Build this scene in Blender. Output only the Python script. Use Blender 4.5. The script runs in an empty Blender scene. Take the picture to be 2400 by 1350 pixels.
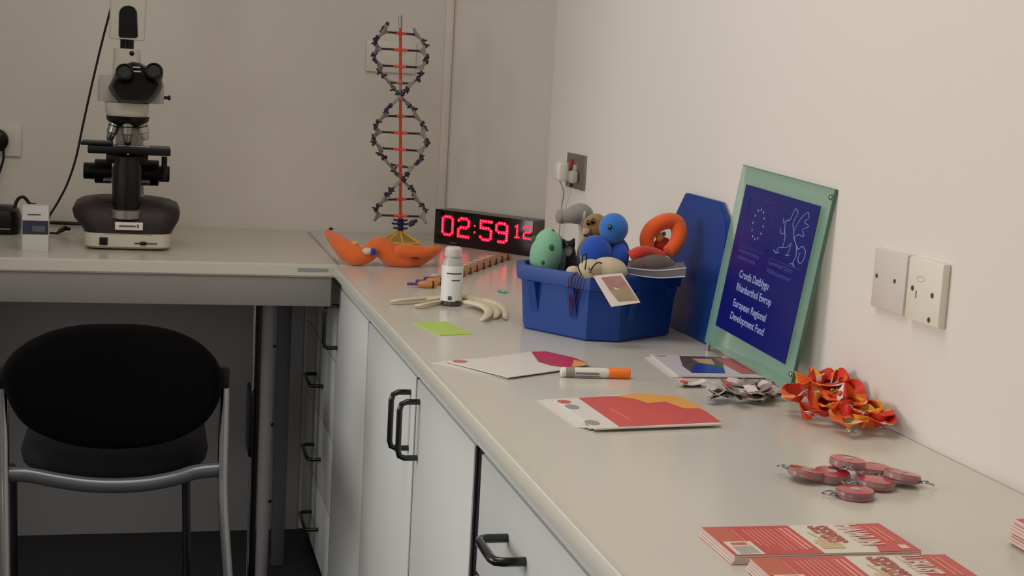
import bpy, bmesh, math, random
from mathutils import Vector, Matrix, Quaternion
random.seed(7)
PI = math.pi
SC = bpy.context.scene
COL = SC.collection

# ------------------------------------------------------------ camera
F_PX, YAW, PITCH, ROLL, CAM_Z = 3346.65, .253, .1392, .0545, 1.3467
_f = Vector((math.sin(YAW)*math.cos(PITCH), math.cos(YAW)*math.cos(PITCH), -math.sin(PITCH)))
_r = Vector((math.cos(YAW), -math.sin(YAW), 0)); _u = _r.cross(_f)
CR = _r*math.cos(ROLL) + _u*math.sin(ROLL); CU = -_r*math.sin(ROLL) + _u*math.cos(ROLL)
CAMP = Vector((0, 0, CAM_Z))
cd = bpy.data.cameras.new('camera'); cam = bpy.data.objects.new('camera', cd); COL.objects.link(cam)
cd.sensor_width = 36; cd.lens = F_PX*36/2400; cd.clip_start = .05
M = Matrix((CR, CU, -_f)).transposed().to_4x4(); M.translation = CAMP
cam.matrix_world = M
SC.camera = cam

# ------------------------------------------------------------ world, lights, exposure
w = bpy.data.worlds.new('world'); SC.world = w; w.use_nodes = True
w.node_tree.nodes['Background'].inputs[0].default_value = (.80, .86, 1, 1)
w.node_tree.nodes['Background'].inputs[1].default_value = .03
SC.view_settings.view_transform = 'Standard'; SC.view_settings.look = 'None'
SC.view_settings.gamma = 1; SC.view_settings.exposure = 0; SC.view_settings.use_curve_mapping = False

def area(name, loc, target, sx, sy, power, col):
    l = bpy.data.lights.new(name, 'AREA'); l.shape = 'RECTANGLE'; l.size = sx; l.size_y = sy
    l.energy = power; l.color = col
    o = bpy.data.objects.new(name, l); COL.objects.link(o); o.location = loc
    d = Vector(target) - Vector(loc); o.rotation_euler = d.to_track_quat('-Z', 'Y').to_euler()
    return o
area('window_daylight', (-2.68, 2.4, 1.6), (0, 2.4, 1.2), 1.6, 1.2, 39, (1, .98, .955))
area('window_daylight_near', (-2.68, -1.4, 1.6), (0, -.5, 1.2), 1.6, 1.2, 20, (1, .98, .955))
area('ceiling_panel_near', (-.55, .95, 2.64), (-.55, .95, 0), 1.2, .6, 5.5, (1, .96, .90))
area('ceiling_panel_far', (.1, 2.0, 2.64), (.1, 2.0, 0), 1.2, .6, 11, (1, .96, .90))

# ------------------------------------------------------------ constants of the room
XW, YB, ZT = 1.0202, 4.1707, .90          # right wall, back wall, worktop height
XE, YF = .4395, 3.4247                     # front edges of the two worktops
XC = .46                                   # plane of the cupboard fronts
def W(u, v, ax, val):
    """the point of a world plane that the photograph shows at pixel u, v"""
    d = _f + CR*((u-1200)/F_PX) - CU*((v-675)/F_PX)
    return CAMP + d*((val-CAMP[ax])/d[ax])
def B(u, v, z=0): return W(u, v, 2, ZT+z)
def Y(u, v, y): return W(u, v, 1, y)

# ------------------------------------------------------------ materials
def rgb(*c):
    return tuple(((x/255+.055)/1.055)**2.4 if x > 10 else x/255/12.92 for x in c) + (1,)
def mat(name, col, rough=.6, spec=.5, metal=0, bump=0, scale=80, var=0, emit=0, trans=0, ior=1.45, coat=0, sheen=0, alpha=1, vscale=None):
    m = bpy.data.materials.new(name); m.use_nodes = True
    nt = m.node_tree; b = nt.nodes['Principled BSDF']
    c = rgb(*col)
    b.inputs['Base Color'].default_value = c
    b.inputs['Roughness'].default_value = rough; b.inputs['Metallic'].default_value = metal
    b.inputs['IOR'].default_value = ior; b.inputs['Specular IOR Level'].default_value = spec
    b.inputs['Transmission Weight'].default_value = trans
    b.inputs['Coat Weight'].default_value = coat
    b.inputs['Sheen Weight'].default_value = sheen
    b.inputs['Alpha'].default_value = alpha
    if emit:
        b.inputs['Emission Color'].default_value = c; b.inputs['Emission Strength'].default_value = emit
    if bump or var:
        tc = nt.nodes.new('ShaderNodeTexCoord'); n = nt.nodes.new('ShaderNodeTexNoise')
        n.inputs['Scale'].default_value = scale; n.inputs['Detail'].default_value = 4
        nt.links.new(tc.outputs['Object'], n.inputs['Vector'])
        if bump:
            bp = nt.nodes.new('ShaderNodeBump'); bp.inputs['Strength'].default_value = bump
            bp.inputs['Distance'].default_value = .002
            nt.links.new(n.outputs['Fac'], bp.inputs['Height']); nt.links.new(bp.outputs['Normal'], b.inputs['Normal'])
        if var:
            n2 = nt.nodes.new('ShaderNodeTexNoise'); n2.inputs['Scale'].default_value = vscale or scale*.15
            nt.links.new(tc.outputs['Object'], n2.inputs['Vector'])
            mx = nt.nodes.new('ShaderNodeMix'); mx.data_type = 'RGBA'
            mx.inputs[6].default_value = tuple(x*(1-var) for x in c[:3])+(1,)
            mx.inputs[7].default_value = tuple(min(1, x*(1+var)) for x in c[:3])+(1,)
            nt.links.new(n2.outputs['Fac'], mx.inputs[0]); nt.links.new(mx.outputs[2], b.inputs['Base Color'])
    return m
wall_m = mat('wall_paint', (226, 219, 211), .75, bump=.08, scale=260, var=.015, vscale=2.5)
trim_m = mat('trim_paint', (234, 224, 214), .6, var=.01)
low_shade_m = mat('underbench_shade_grey', (176, 174, 176), .7, var=.04, vscale=3)
ceil_m = mat('ceiling_paint', (228, 226, 220), .8, var=.01)
floor_m = mat('floor_vinyl', (52, 52, 55), .55, bump=.1, scale=150, var=.15)
top_m = mat('white_laminate_worktop', (206, 200, 187), .2, var=.012, scale=40, bump=.01, vscale=6)
edge_m = mat('worktop_edge', (226, 222, 210), .3, var=.01)
cab_m = mat('grey_white_laminate', (220, 222, 219), .42, var=.012, scale=30)
gap_m = mat('dark_gap', (12, 12, 13), .8, var=.1)
seal_m = mat('grey_seam', (150, 145, 138), .6, var=.05)
blk_m = mat('black_plastic', (11, 8, 8), .36, spec=.35, var=.1)
blkg_m = mat('black_handle_paint', (16, 15, 16), .22, coat=.4, var=.05)
dgrey_m = mat('charcoal_paint', (46, 37, 38), .45, spec=.3, var=.05)
beige_m = mat('beige_instrument_paint', (205, 198, 182), .4, var=.02)
beigeg_m = mat('grey_instrument_paint', (176, 171, 164), .42, var=.02)
white_m = mat('white_plastic', (225, 220, 210), .35, var=.01)
cream_m = mat('cream_plastic', (214, 204, 198), .38, var=.01)
chrome_m = mat('chrome', (160, 160, 163), .2, metal=1, var=.02)
steel_m = mat('brushed_steel', (150, 147, 140), .36, metal=.9, var=.04, bump=.05)
blue_m = mat('blue_plastic', (15, 60, 138), .45, var=.04, scale=60)
paper_m = mat('white_paper', (228, 222, 214), .6, var=.01)
cable_m = mat('black_cable', (14, 12, 13), .5, var=.1)

# ------------------------------------------------------------ mesh helpers
class MB:
    def __init__(s): s.bm = bmesh.new(); s.mi = 0
    def _fin(s, fs):
        for f in fs: f.material_index = s.mi
        return s
    def box(s, c, size, mtx=None, bev=0, seg=2):
        b = bmesh.new(); bmesh.ops.create_cube(b, size=1)
        bmesh.ops.scale(b, vec=Vector(size), verts=b.verts)
        if bev: bmesh.ops.bevel(b, geom=b.edges[:], offset=bev, segments=seg, affect='EDGES', profile=.5)
        bmesh.ops.translate(b, vec=Vector(c), verts=b.verts)
        return s.add(b, mtx)
    def add(s, b, mtx=None):
        if mtx is not None: bmesh.ops.transform(b, matrix=mtx, verts=b.verts)
        me = bpy.data.meshes.new('t'); b.to_mesh(me); b.free()
        n = len(s.bm.faces); s.bm.from_mesh(me); bpy.data.meshes.remove(me)
        s.bm.faces.ensure_lookup_table()
        for f in s.bm.faces[n:]: f.material_index = s.mi
        return s
    def prism(s, poly, z0, z1, mtx=None, bev=0):
        b = bmesh.new()
        vs = [b.verts.new((p[0], p[1], z0)) for p in poly]
        f = b.faces.new(vs); f.normal_update()
        if f.normal.z > 0: f.normal_flip()
        r = bmesh.ops.extrude_face_region(b, geom=[f])
        bmesh.ops.translate(b, vec=(0, 0, z1-z0), verts=[v for v in r['geom'] if isinstance(v, bmesh.types.BMVert)])
        bmesh.ops.recalc_face_normals(b, faces=b.faces)
        if bev: bmesh.ops.bevel(b, geom=b.edges[:], offset=bev, segments=2, affect='EDGES')
        return s.add(b, mtx)
    def loft(s, rings, cap=True, close=False):
        b = bmesh.new(); R = [[b.verts.new(p) for p in r] for r in rings]; n = len(R[0])
        m = len(R)
        for i in range(m if close else m-1):
            a, c = R[i], R[(i+1) % m]
            for j in range(n):
                try: b.faces.new((a[j], a[(j+1) % n], c[(j+1) % n], c[j]))
                except ValueError: pass
        if cap and not close:
            b.faces.new(R[0][::-1]); b.faces.new(R[-1])
        bmesh.ops.recalc_face_normals(b, faces=b.faces)
        return s.add(b)
    def tube(s, pts, r, n=12, close=False, flat=1.0):
        pts = [Vector(p) for p in pts]; m = len(pts)
        rad = r if isinstance(r, (list, tuple)) else [r]*m
        rings = []; up = None
        for i, p in enumerate(pts):
            if close: t = pts[(i+1) % m] - pts[i-1]
            else: t = pts[min(i+1, m-1)] - pts[max(i-1, 0)]
            t.normalize()
            if up is None:
                up = Vector((0, 0, 1)) if abs(t.z) < .9 else Vector((0, 1, 0))
            sd = t.cross(up).normalized(); up = sd.cross(t).normalized()
            rings.append([p + (sd*math.cos(a)*rad[i] + up*math.sin(a)*rad[i]*flat) for a in [2*PI*k/n for k in range(n)]])
        return s.loft(rings, True, close)
    def lathe(s, prof, n=24, mtx=None):
        rings = []
        for (r, z) in prof:
            rings.append([Vector((max(r, 1e-5)*math.cos(2*PI*k/n), max(r, 1e-5)*math.sin(2*PI*k/n), z)) for k in range(n)])
        if mtx is not None: rings = [[mtx @ p for p in r] for r in rings]
        return s.loft(rings)
    def ball(s, c, r, mtx=None, n=20, rot=None):
        b = bmesh.new(); bmesh.ops.create_uvsphere(b, u_segments=n, v_segments=n//2+2, radius=1)
        bmesh.ops.scale(b, vec=Vector(r if isinstance(r, (tuple, list, Vector)) else (r, r, r)), verts=b.verts)
        if rot is not None: bmesh.ops.transform(b, matrix=rot.to_4x4(), verts=b.verts)
        bmesh.ops.translate(b, vec=Vector(c), verts=b.verts)
        return s.add(b, mtx)
    def poly(s, pts, th=None, nrm=None):
        """a flat plate through pts (3D, coplanar); th = thickness along -nrm"""
        b = bmesh.new(); vs = [b.verts.new(p) for p in pts]; f = b.faces.new(vs); f.normal_update()
        n = Vector(nrm) if nrm is not None else f.normal.copy()
        if f.normal.dot(n) < 0: f.normal_flip()
        if th:
            r = bmesh.ops.extrude_face_region(b, geom=[f])
            bmesh.ops.translate(b, vec=-n*th, verts=[v for v in r['geom'] if isinstance(v, bmesh.types.BMVert)])
            bmesh.ops.recalc_face_normals(b, faces=b.faces)
        return s.add(b)
    def build(s, name, m, parent=None, smooth=35, sub=0):
        me = bpy.data.meshes.new(name)
        if parent is not None:
            bmesh.ops.transform(s.bm, matrix=world_of(parent).inverted(), verts=s.bm.verts)
        s.bm.to_mesh(me); s.bm.free()
        for x in (m if isinstance(m, (list, tuple)) else [m]): me.materials.append(x)
        o = bpy.data.objects.new(name, me); COL.objects.link(o)
        if parent is not None: o.parent = parent
        if smooth:
            me.polygons.foreach_set('use_smooth', [True]*len(me.polygons))
            me.set_sharp_from_angle(angle=math.radians(smooth))
        if sub:
            md = o.modifiers.new('subsurf', 'SUBSURF'); md.levels = sub; md.render_levels = sub
        return o
def world_of(o):
    m = Matrix.LocRotScale(o.location, o.rotation_euler, o.scale)
    return (world_of(o.parent) @ m) if o.parent else m
def tag(o, label=None, cat=None, group=None, kind=None):
    if label: o['label'] = label
    if cat: o['category'] = cat
    if group: o['group'] = group
    if kind: o['kind'] = kind
    return o
def thing(name, label, cat, loc, rz=0, group=None):
    o = bpy.data.objects.new(name, None); COL.objects.link(o)
    o.empty_display_size = .05
    o.location = loc; o.rotation_euler = (0, 0, rz)
    return tag(o, label, cat, group)
def struct(name, mb, m): return tag(mb.build(name, m), kind='structure')
def copy_tree(o, parent=None):
    c = o.copy(); COL.objects.link(c)
    if parent is not None: c.parent = parent
    for ch in [x for x in bpy.data.objects if x.parent == o]: copy_tree(ch, c)
    return c
def frame(o, x, y):
    x = Vector(x).normalized(); z = x.cross(Vector(y)).normalized(); y = z.cross(x)
    m = Matrix((x, y, z)).transposed().to_4x4(); m.translation = Vector(o); return m
def text(string, size, mtx, m, parent, name='lettering', align='LEFT', ext=.0001, sx=1, bold=0):
    cu = bpy.data.curves.new('t', 'FONT'); cu.body = string; cu.size = size; cu.align_x = align
    cu.extrude = ext; cu.offset = bold; cu.resolution_u = 3; cu.space_line = 1.0
    to = bpy.data.objects.new('t', cu); COL.objects.link(to)
    dg = bpy.context.evaluated_depsgraph_get(); dg.update()
    me = bpy.data.meshes.new_from_object(to.evaluated_get(dg))
    bpy.data.objects.remove(to); bpy.data.curves.remove(cu)
    me.transform(Matrix.Diagonal((sx, 1, 1, 1)))
    me.transform(world_of(parent).inverted() @ mtx if parent is not None else mtx)
    me.name = name; me.materials.clear(); me.materials.append(m)
    o = bpy.data.objects.new(name, me); COL.objects.link(o); o.parent = parent
    return o
def spline(pts, n=8, close=False):
    pts = [Vector(p) for p in pts]; out = []; m = len(pts)
    for i in range(m if close else m-1):
        if close: p0, p1, p2, p3 = pts[i-1], pts[i], pts[(i+1) % m], pts[(i+2) % m]
        else: p0, p1, p2, p3 = pts[max(i-1, 0)], pts[i], pts[i+1], pts[min(i+2, m-1)]
        for k in range(n):
            t = k/n
            out.append(.5*((2*p1)+(p2-p0)*t+(2*p0-5*p1+4*p2-p3)*t*t+(3*p1-p0-3*p2+p3)*t**3))
    if not close: out.append(pts[-1])
    return out
def rrect(cx, cy, hx, hy, r, n=5):
    out = []
    for (sx, sy, a0) in ((1, 1, 0), (-1, 1, PI/2), (-1, -1, PI), (1, -1, 1.5*PI)):
        for k in range(n+1):
            a = a0 + PI/2*k/n
            out.append((cx+sx*(hx-r)+r*math.cos(a), cy+sy*(hy-r)+r*math.sin(a)))
    return out

# ============================================================ SETTING
struct('floor', MB().box((-.9, .8, -.05), (4.4, 7.4, .1)), floor_m)
struct('ceiling', MB().box((-.9, .8, 2.75), (4.4, 7.4, .1)), ceil_m)
XR = 1.22                                   # the corner recess goes a little deeper than the right wall
YR = W(1290, 300, 0, XW).y                  # where the right wall ends and the recess begins
struct('wall_back', MB().box((-.9, YB+.05, 1.35), (4.4, .1, 2.7)), wall_m)
mb = MB(); mb.box((XW+.15, (YR-2.7)/2, 1.35), (.3, YR+2.7, 2.7))
struct('wall_right', mb, wall_m)
struct('wall_recess', MB().box((XR+.05, (YR+YB)/2, 1.35), (.1, YB-YR, 2.7)), wall_m)
cu0 = Y(1052, 300, YB).x; cu1 = Y(1292, 300, 3.96)
mb = MB(); mb.prism([(cu0, YB-.0005), (cu1.x+.04, 3.93), (XR-.0005, 3.93), (XR-.0005, YB-.0005)], .9005, 2.7); struct('wall_corner', mb, wall_m)
mb = MB(); xs = Y(1041, 300, YB).x
mb.box((xs, YB-.006, 1.8), (.024, .012, 1.8), bev=.004); struct('trim_1', mb, trim_m)
mb = MB(); mb.box((XW+.012, YR+.001, 1.8), (.024, .014, 1.8), bev=.006); struct('trim_2', mb, trim_m)
mb = MB(); mb.box((-.9, YB-.003, .43), (2.7, .006, .86)); struct('underbench_shade', mb, low_shade_m)  # grey sheet paints in the shade on the wall below the worktop
mb = MB()                                   # left wall with a window opening
mb.box((-2.85, -2.45, 1.35), (.1, .5, 2.7)); mb.box((-2.85, .5, 1.35), (.1, 2.2, 2.7)); mb.box((-2.85, 3.75, 1.35), (.1, 1.1, 2.7))
for y_ in (-1.4, 2.4): mb.box((-2.85, y_, .475), (.1, 1.6, .95)); mb.box((-2.85, y_, 2.475), (.1, 1.6, .45))
struct('wall_left', mb, wall_m)
struct('wall_front', MB().box((-.9, -2.75, 1.35), (4.4, .1, 2.7)), wall_m)
for i_, yw in enumerate((2.4, -1.4)):
    mb = MB()
    for y_ in (yw-.77, yw, yw+.77): mb.box((-2.83, y_, 1.6), (.06, .05, 1.3))
    for z_ in (.975, 2.225): mb.box((-2.83, yw, z_), (.06, 1.6, .05))
    struct('window_%d' % (i_+1), mb, white_m)
def ceiling_light(x, y, lab):
    t = thing('ceiling_light', lab, 'ceiling light', (x, y, 2.7))
    MB().box((x, y, 2.69), (1.3, .7, .03), bev=.004).build('light_housing', white_m, t)
ceiling_light(-.55, .95, 'flat white ceiling light panel nearest the camera, out of the picture')
ceiling_light(.1, 2.0, 'flat white ceiling light panel above the corner of the worktops, out of the picture')

# ============================================================ WORKTOPS
XS = .452
t = thing('worktop', 'long white laminate worktop along the right wall, covered with toys, leaflets and give-aways', 'worktop', (.73, 2, .87))
mb = MB(); mb.prism([(XE, -.4), (XW-.001, -.4), (XW-.001, YB-.001), (XS, YB-.001), (XS, YF), (XE, YF-.015)], .868, ZT, bev=.004)
mb.build('top_board', top_m, t)
MB().box((XE-.0012, 1.5, .885), (.003, 3.8, .024), bev=.001).build('front_edging', edge_m, t)
t = thing('worktop', 'shorter white laminate worktop on a steel frame, under the microscope at the back wall', 'worktop', (-.15, 3.8, .87))
mb = MB(); mb.prism([(-.758, YF), (XS-.0015, YF), (XS-.0015, YB-.001), (-.758, YB-.001)], .868, ZT, bev=.004)
mb.build('top_board', top_m, t)
struct('trim_4', MB().box(((XW+XR)/2-.0006, (YR+YB)/2, .884), (XR-XW-.002, YB-YR-.004, .0318)), top_m)
p0, p1 = W(697, 640, 1, YF-.001), W(768, 640, 1, YF-.001)
mb = MB(); mb.box(((p0.x+p1.x)/2, YF-.001, .8865), (p1.x-p0.x, .002, .0075)); mb.build('edge_label', mat('grey_label', (150, 150, 150), .5, var=.1), t)
# steel frame under it
rail_m = mat('grey_steel_paint', (138, 134, 130), .45, var=.03)
t = thing('bench_frame', 'grey steel bench frame with front rail holding up the left worktop', 'bench frame', (-.15, 3.8, 0))
MB().box((-.155, YF+.02, .8315), (1.18, .024, .072), bev=.002).build('front_rail', rail_m, t)
MB().box((-.155, YB-.06, .8315), (1.18, .024, .072), bev=.002).build('rear_rail', rail_m, t)
def post(u, y, r, m, nm='leg'):
    x = Y(u, 900, y).x
    mb = MB(); mb.lathe([(r*.7, .0), (r, .012), (r, .795)], 20, Matrix.Translation((x, y, 0)))
    o = mb.build(nm, m, t); return x, o
pl_m = mat('pale_post_paint', (165, 163, 165), .35, var=.03)
x1, lg = post(626, 3.72, .0165, pl_m)
for v in (810, 993, 1173):
    z = Y(630, v, 3.72).z; MB().box((x1+.016, 3.712, z), (.008, .01, .006), bev=.001).build('shelf_clip', blk_m, lg)
mb = MB(); x2 = Y(662, 900, 3.86).x; mb.box((x2, 3.86, .3975), (.036, .036, .795), bev=.003); mb.build('leg', mat('grey_post_paint', (96, 94, 100), .4, var=.03), t)
mb = MB(); mb.box((-.72, 3.5, .3975), (.03, .03, .795), bev=.003); mb.build('leg', pl_m, t)
mb = MB(); mb.box((-.72, YB-.05, .3975), (.03, .03, .795), bev=.003); mb.build('leg', pl_m, t)
t = thing('added_shade_cupboard', 'added cupboard-like light blocker at the left end of the left worktop, out of the picture', 'cupboard', (-1.08, 3.65, 0))  # added out of view to shade the left part of the back wall
MB().box((-1.08, 3.66, 1.0), (.62, 1.0, 2.0), bev=.003).build('body', cab_m, t)
for x_ in (-1.235, -.925):
    d_ = MB().box((x_, 3.15, 1.02), (.306, .018, 1.9), bev=.002).build('door', cab_m, t)
    MB().tube([(x_*1.0+(.11 if x_ < -1 else -.11), 3.14, .95), (x_+(.11 if x_ < -1 else -.11), 3.11, .97), (x_+(.11 if x_ < -1 else -.11), 3.11, 1.08), (x_+(.11 if x_ < -1 else -.11), 3.14, 1.10)], .005, 10).build('handle', blkg_m, d_)
# dark pole with chrome strip in front of the leg
px = Y(598, 900, 3.50).x
t = thing('folding_stool', 'folded black stool with thin chrome legs standing edge-on beside the pale bench leg', 'stool', (px, 3.5, 0))
mb = MB(); mb.tube([(px-.006, 3.5, 0), (px-.006, 3.5, .79)], .0035, 10); mb.build('leg', chrome_m, t)
mb = MB(); mb.tube([(px+.005, 3.515, 0), (px+.005, 3.515, .79)], .008, 12); mb.build('leg', blk_m, t)
z0, z1 = Y(590, 1068, 3.49).z, Y(590, 915, 3.49).z
mb = MB(); mb.box((px-.008, 3.53, (z0+z1)/2), (.012, .12, z1-z0), bev=.005, seg=3); mb.build('seat', blk_m, t)

# ============================================================ CUPBOARDS
def handle_v(parent, y, z0, z1, out=.034, r=.0052):
    x = XC-.0005
    pts = [(x, y, z0), (x-out+.012, y, z0), (x-out+.003, y, z0+.004), (x-out, y, z0+.014), (x-out, y, z1-.014), (x-out+.003, y, z1-.004), (x-out+.012, y, z1), (x, y, z1)]
    return MB().tube(pts, r, 12).build('handle', blkg_m, parent)
def handle_h(parent, y0, y1, z, out=.034, r=.0052):
    x = XC-.0005
    pts = [(x, y0, z), (x-out+.012, y0, z), (x-out+.003, y0+.004, z), (x-out, y0+.014, z), (x-out, y1-.014, z), (x-out+.003, y1-.004, z), (x-out+.012, y1, z), (x, y1, z)]
    return MB().tube(pts, r, 12).build('handle', blkg_m, parent)
def C(u, v): return W(u, v, 0, XC)
def cabinet(y0, y1, lab, gapy=()):
    t = thing('base_cabinet', lab, 'cabinet', (.7, (y0+y1)/2, 0))
    MB().box(((XC+.018+XW-.02)/2, (y0+y1)/2, .459), (XW-.02-XC-.018, y1-y0, .817)).build('body', cab_m, t)
    MB().box((XC+.035, (y0+y1)/2, .854), (.07-.002, y1-y0-.001, .027)).build('top_rail', cab_m, t)
    MB().box((XC+.06, (y0+y1)/2, .025), (.04, y1-y0, .05)).build('plinth', blk_m, t)
    return t
def front(t, nm, y0, y1, z0, z1):
    g, gy = .0015, .0075
    zt_ = z1 + (g if z1 > .8 else 0)
    return MB().box((XC+.009, (y0+y1)/2, (z0+zt_)/2), (.018, y1-y0-2*gy, zt_-z0-2*g), bev=.0008).build(nm, cab_m, t)
def darkgap(t, y0, y1, z0=.05, z1=.84):
    MB().box((XC+.010, (y0+y1)/2, (z0+z1)/2-.002), (.0155, y1-y0-.001, z1-z0-.005)).build('shadow_gap', gap_m, t)
yA1 = YB-.01; yA0 = C(785, 850).y; yB0 = C(864, 752).y; yC1 = C(972, 1000).y; yD = C(1111, 1150).y; yD2 = C(1121, 1150).y
zt = C(972, 880).z
t = cabinet(yA0+.001, yA1, 'white drawer cabinet in the dark corner under the left worktop')
zs = [.05, C(775, 1222).z, C(780, 1040).z, C(785, 850).z, zt]
darkgap(t, yA0+.001, yA1)
for i in range(4):
    d = front(t, 'drawer', yA0, yA1, zs[i], zs[i+1])
    if i < 3:
        yh0, yh1 = yA0+.215, yA0+.375
        handle_h(d, yh0, yh1, (zs[i]+zs[i+1])/2-.005)
t = cabinet(yB0, yA0-.001, 'white single-door cabinet right at the inner corner of the worktops')
darkgap(t, yB0, yA0)
d = front(t, 'door', yB0, yA0, .05, zt)
hb = C(793, 766); handle_v(d, hb.y, C(792, 817).z, C(794, 716).z)
t = cabinet(yD, yB0-.001, 'white double-door cabinet with two upright black handles side by side')
darkgap(t, yD, yB0)
d = front(t, 'door', yC1, yB0, .05, zt); handle_v(d, C(960, 984).y, C(957, 1050).z, C(962, 918).z)
d = front(t, 'door', yD+.004, yC1, .05, zt); handle_v(d, C(981, 1007).y, C(977, 1072).z, C(984, 942).z)
yE = .75
t = cabinet(yE, yD-.001, 'white drawer cabinet nearest the camera with a level black handle')
MB().box((XC+.0105, (yD+yD2)/2-.003, (.05+zt)/2), (.012, yD-yD2+.002, zt-.05)).build('shadow_gap', gap_m, t)
zd = C(1110, 1335).z
y_g = yD2-.003
darkgap(t, yE, y_g-.002)
d = front(t, 'drawer', yE, y_g, zd+.002, zt)
a, b_ = C(1190, 1262), C(1232, 1315); handle_h(d, b_.y, a.y, (a.z+b_.z)/2, r=.006, out=.04)
d = front(t, 'drawer', yE, y_g, .36, zd-.002); d = front(t, 'drawer', yE, y_g, .05, .357)
t = cabinet(-.38, yE-.001, 'white cabinet under the near end of the right worktop')
d = front(t, 'door', .18, yE, .05, zt); d = front(t, 'door', -.38, .18, .05, zt)
#@@NEXT
# ============================================================ MICROSCOPE
my = 3.66
def P(u, v, y=my): return Y(u, v, y)
bl, br_ = P(193, 570, 3.60), P(403, 575, 3.60)
mx = (bl.x+br_.x)/2
T = thing('microscope', 'tall black and beige laboratory microscope with a camera on top', 'microscope', (mx, 3.72, ZT))
def ring(cx, cy, hx, hy, z, r=.03): return [Vector((p[0], p[1], z)) for p in rrect(cx, cy, hx, hy, r)]
hw = (br_.x-bl.x)/2
zb0, zb1 = ZT+.004, P(300, 548, 3.6).z
mb = MB(); mb.loft([ring(mx, 3.735, hw-.012, .125, zb0), ring(mx, 3.735, hw-.003, .135, zb0+.006), ring(mx, 3.735, hw, .137, zb1)])
o = mb.build('base', beige_m, T)
for (sx, sy) in ((-1, -1), (1, -1), (1, 1), (-1, 1)):
    MB().lathe([(.009, ZT), (.009, ZT+.006)], 14, Matrix.Translation((mx+sx*.07, 3.735+sy*.1, 0))).build('rubber_foot', blk_m, o)
a, c = P(233, 556, 3.598), P(252, 574, 3.598)
MB().box(((a.x+c.x)/2, 3.598, (a.z+c.z)/2), (c.x-a.x, .006, a.z-c.z), bev=.001).build('power_switch', blk_m, o)
a, c = P(315, 568, 3.597), P(368, 574, 3.597)
mb = MB(); mb.box(((a.x+c.x)/2, 3.5985, (a.z+c.z)/2), (c.x-a.x, .003, .0022)); mb.ball(((a.x+c.x)/2-.006, 3.597, (a.z+c.z)/2), (.009, .004, .005)); mb.build('brightness_slider', blk_m, o)
# dark upper shell, bulging wider than the base
wid = [(548, 200, 400), (535, 190, 408), (515, 172, 420), (497, 167, 423), (486, 172, 418), (478, 188, 400), (473, 215, 370)]
rings = []
for (v, u0, u1) in wid:
    a, c = P(u0, v, 3.62), P(u1, v, 3.62); h = (c.x-a.x)/2
    k = (548-v)/75
    rings.append(ring((a.x+c.x)/2, 3.735, h, .137-.035*k*k, a.z*.5+c.z*.5, .045))
MB().loft(rings).build('base_cover', dgrey_m, T)
a, c = P(270, 519, 3.606), P(335, 539, 3.606)
lb = MB().box(((a.x+c.x)/2, 3.5965, (a.z+c.z)/2), (c.x-a.x, .008, a.z-c.z), bev=.0012).build('name_plate', white_m, T)
mb = MB(); mb.box(((a.x+c.x)/2-.004, 3.5922, (a.z+c.z)/2), ((c.x-a.x)*.6, .0015, .004)); mb.box((c.x-.012, 3.5922, (a.z+c.z)/2+.001), (.004, .0015, .008)); mb.build('plate_marking', mat('grey_print', (90, 85, 88), .5, var=.1), lb)
cx = P(297, 440).x
zr0, zr1 = P(297, 511, 3.63).z, P(297, 490, 3.63).z
MB().lathe([(.038, zr0), (.0405, zr0+.002), (.0405, zr1-.002), (.038, zr1)], 32, Matrix.Translation((cx, 3.628, 0))).build('field_lens_ring', steel_m, T)
zc0, zc1 = zr1, P(297, 365).z
MB().lathe([(.034, zc0), (.0345, zc0+.01), (.0345, zc1-.03), (.029, zc1-.012), (.029, zc1)], 32, Matrix.Translation((cx, 3.636, 0))).build('condenser_column', blk_m, T)
# rear arm from base to head
za0, za1 = P(297, 480).z-.02, P(297, 262).z
mb = MB(); mb.loft([ring(cx+.003, 3.80, .042, .045, za0, .015), ring(cx+.003, 3.82, .036, .034, za0+.06, .015), ring(cx+.003, 3.82, .034, .034, za1-.05, .015), ring(cx+.003, 3.79, .034, .06, za1-.0, .015), ring(cx+.003, 3.77, .034, .08, za1+.018, .015)])
mb.build('arm', beigeg_m, T)
# focus knobs
def knob(u0, u1, vt, vb, y=3.80):
    a, c = P(u0, vt, y), P(u1, vb, y); x0, x1 = a.x, c.x; r = (a.z-c.z)/2; zc = (a.z+c.z)/2
    m_ = Matrix.Translation((x0, y, zc)) @ Matrix.Rotation(PI/2, 4, 'Y')
    L = x1-x0
    return MB().lathe([(r*.9, 0), (r, .002), (r, L-.002), (r*.9, L)], 28, m_)
k = knob(222, 262, 372, 430).build('focus_knob', blk_m, T); knob(196, 223, 380, 420).build('fine_knob', blk_m, k)
k = knob(330, 372, 374, 436).build('focus_knob', blk_m, T); knob(371, 397, 388, 427).build('fine_knob', blk_m, k)
for (u, v) in ((252, 422), (341, 427)):
    p = P(u, v, 3.74); MB().lathe([(.004, -.01), (.006, -.008), (.006, .008), (.004, .01)], 16, Matrix.Translation(p) @ Matrix.Rotation(PI/2, 4, 'Y')).build('clamp_screw', chrome_m, T)
p = P(385, 395, 3.70); MB().lathe([(.007, -.03), (.007, .03)], 16, Matrix.Translation(p)).build('stage_control', blk_m, T)
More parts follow.
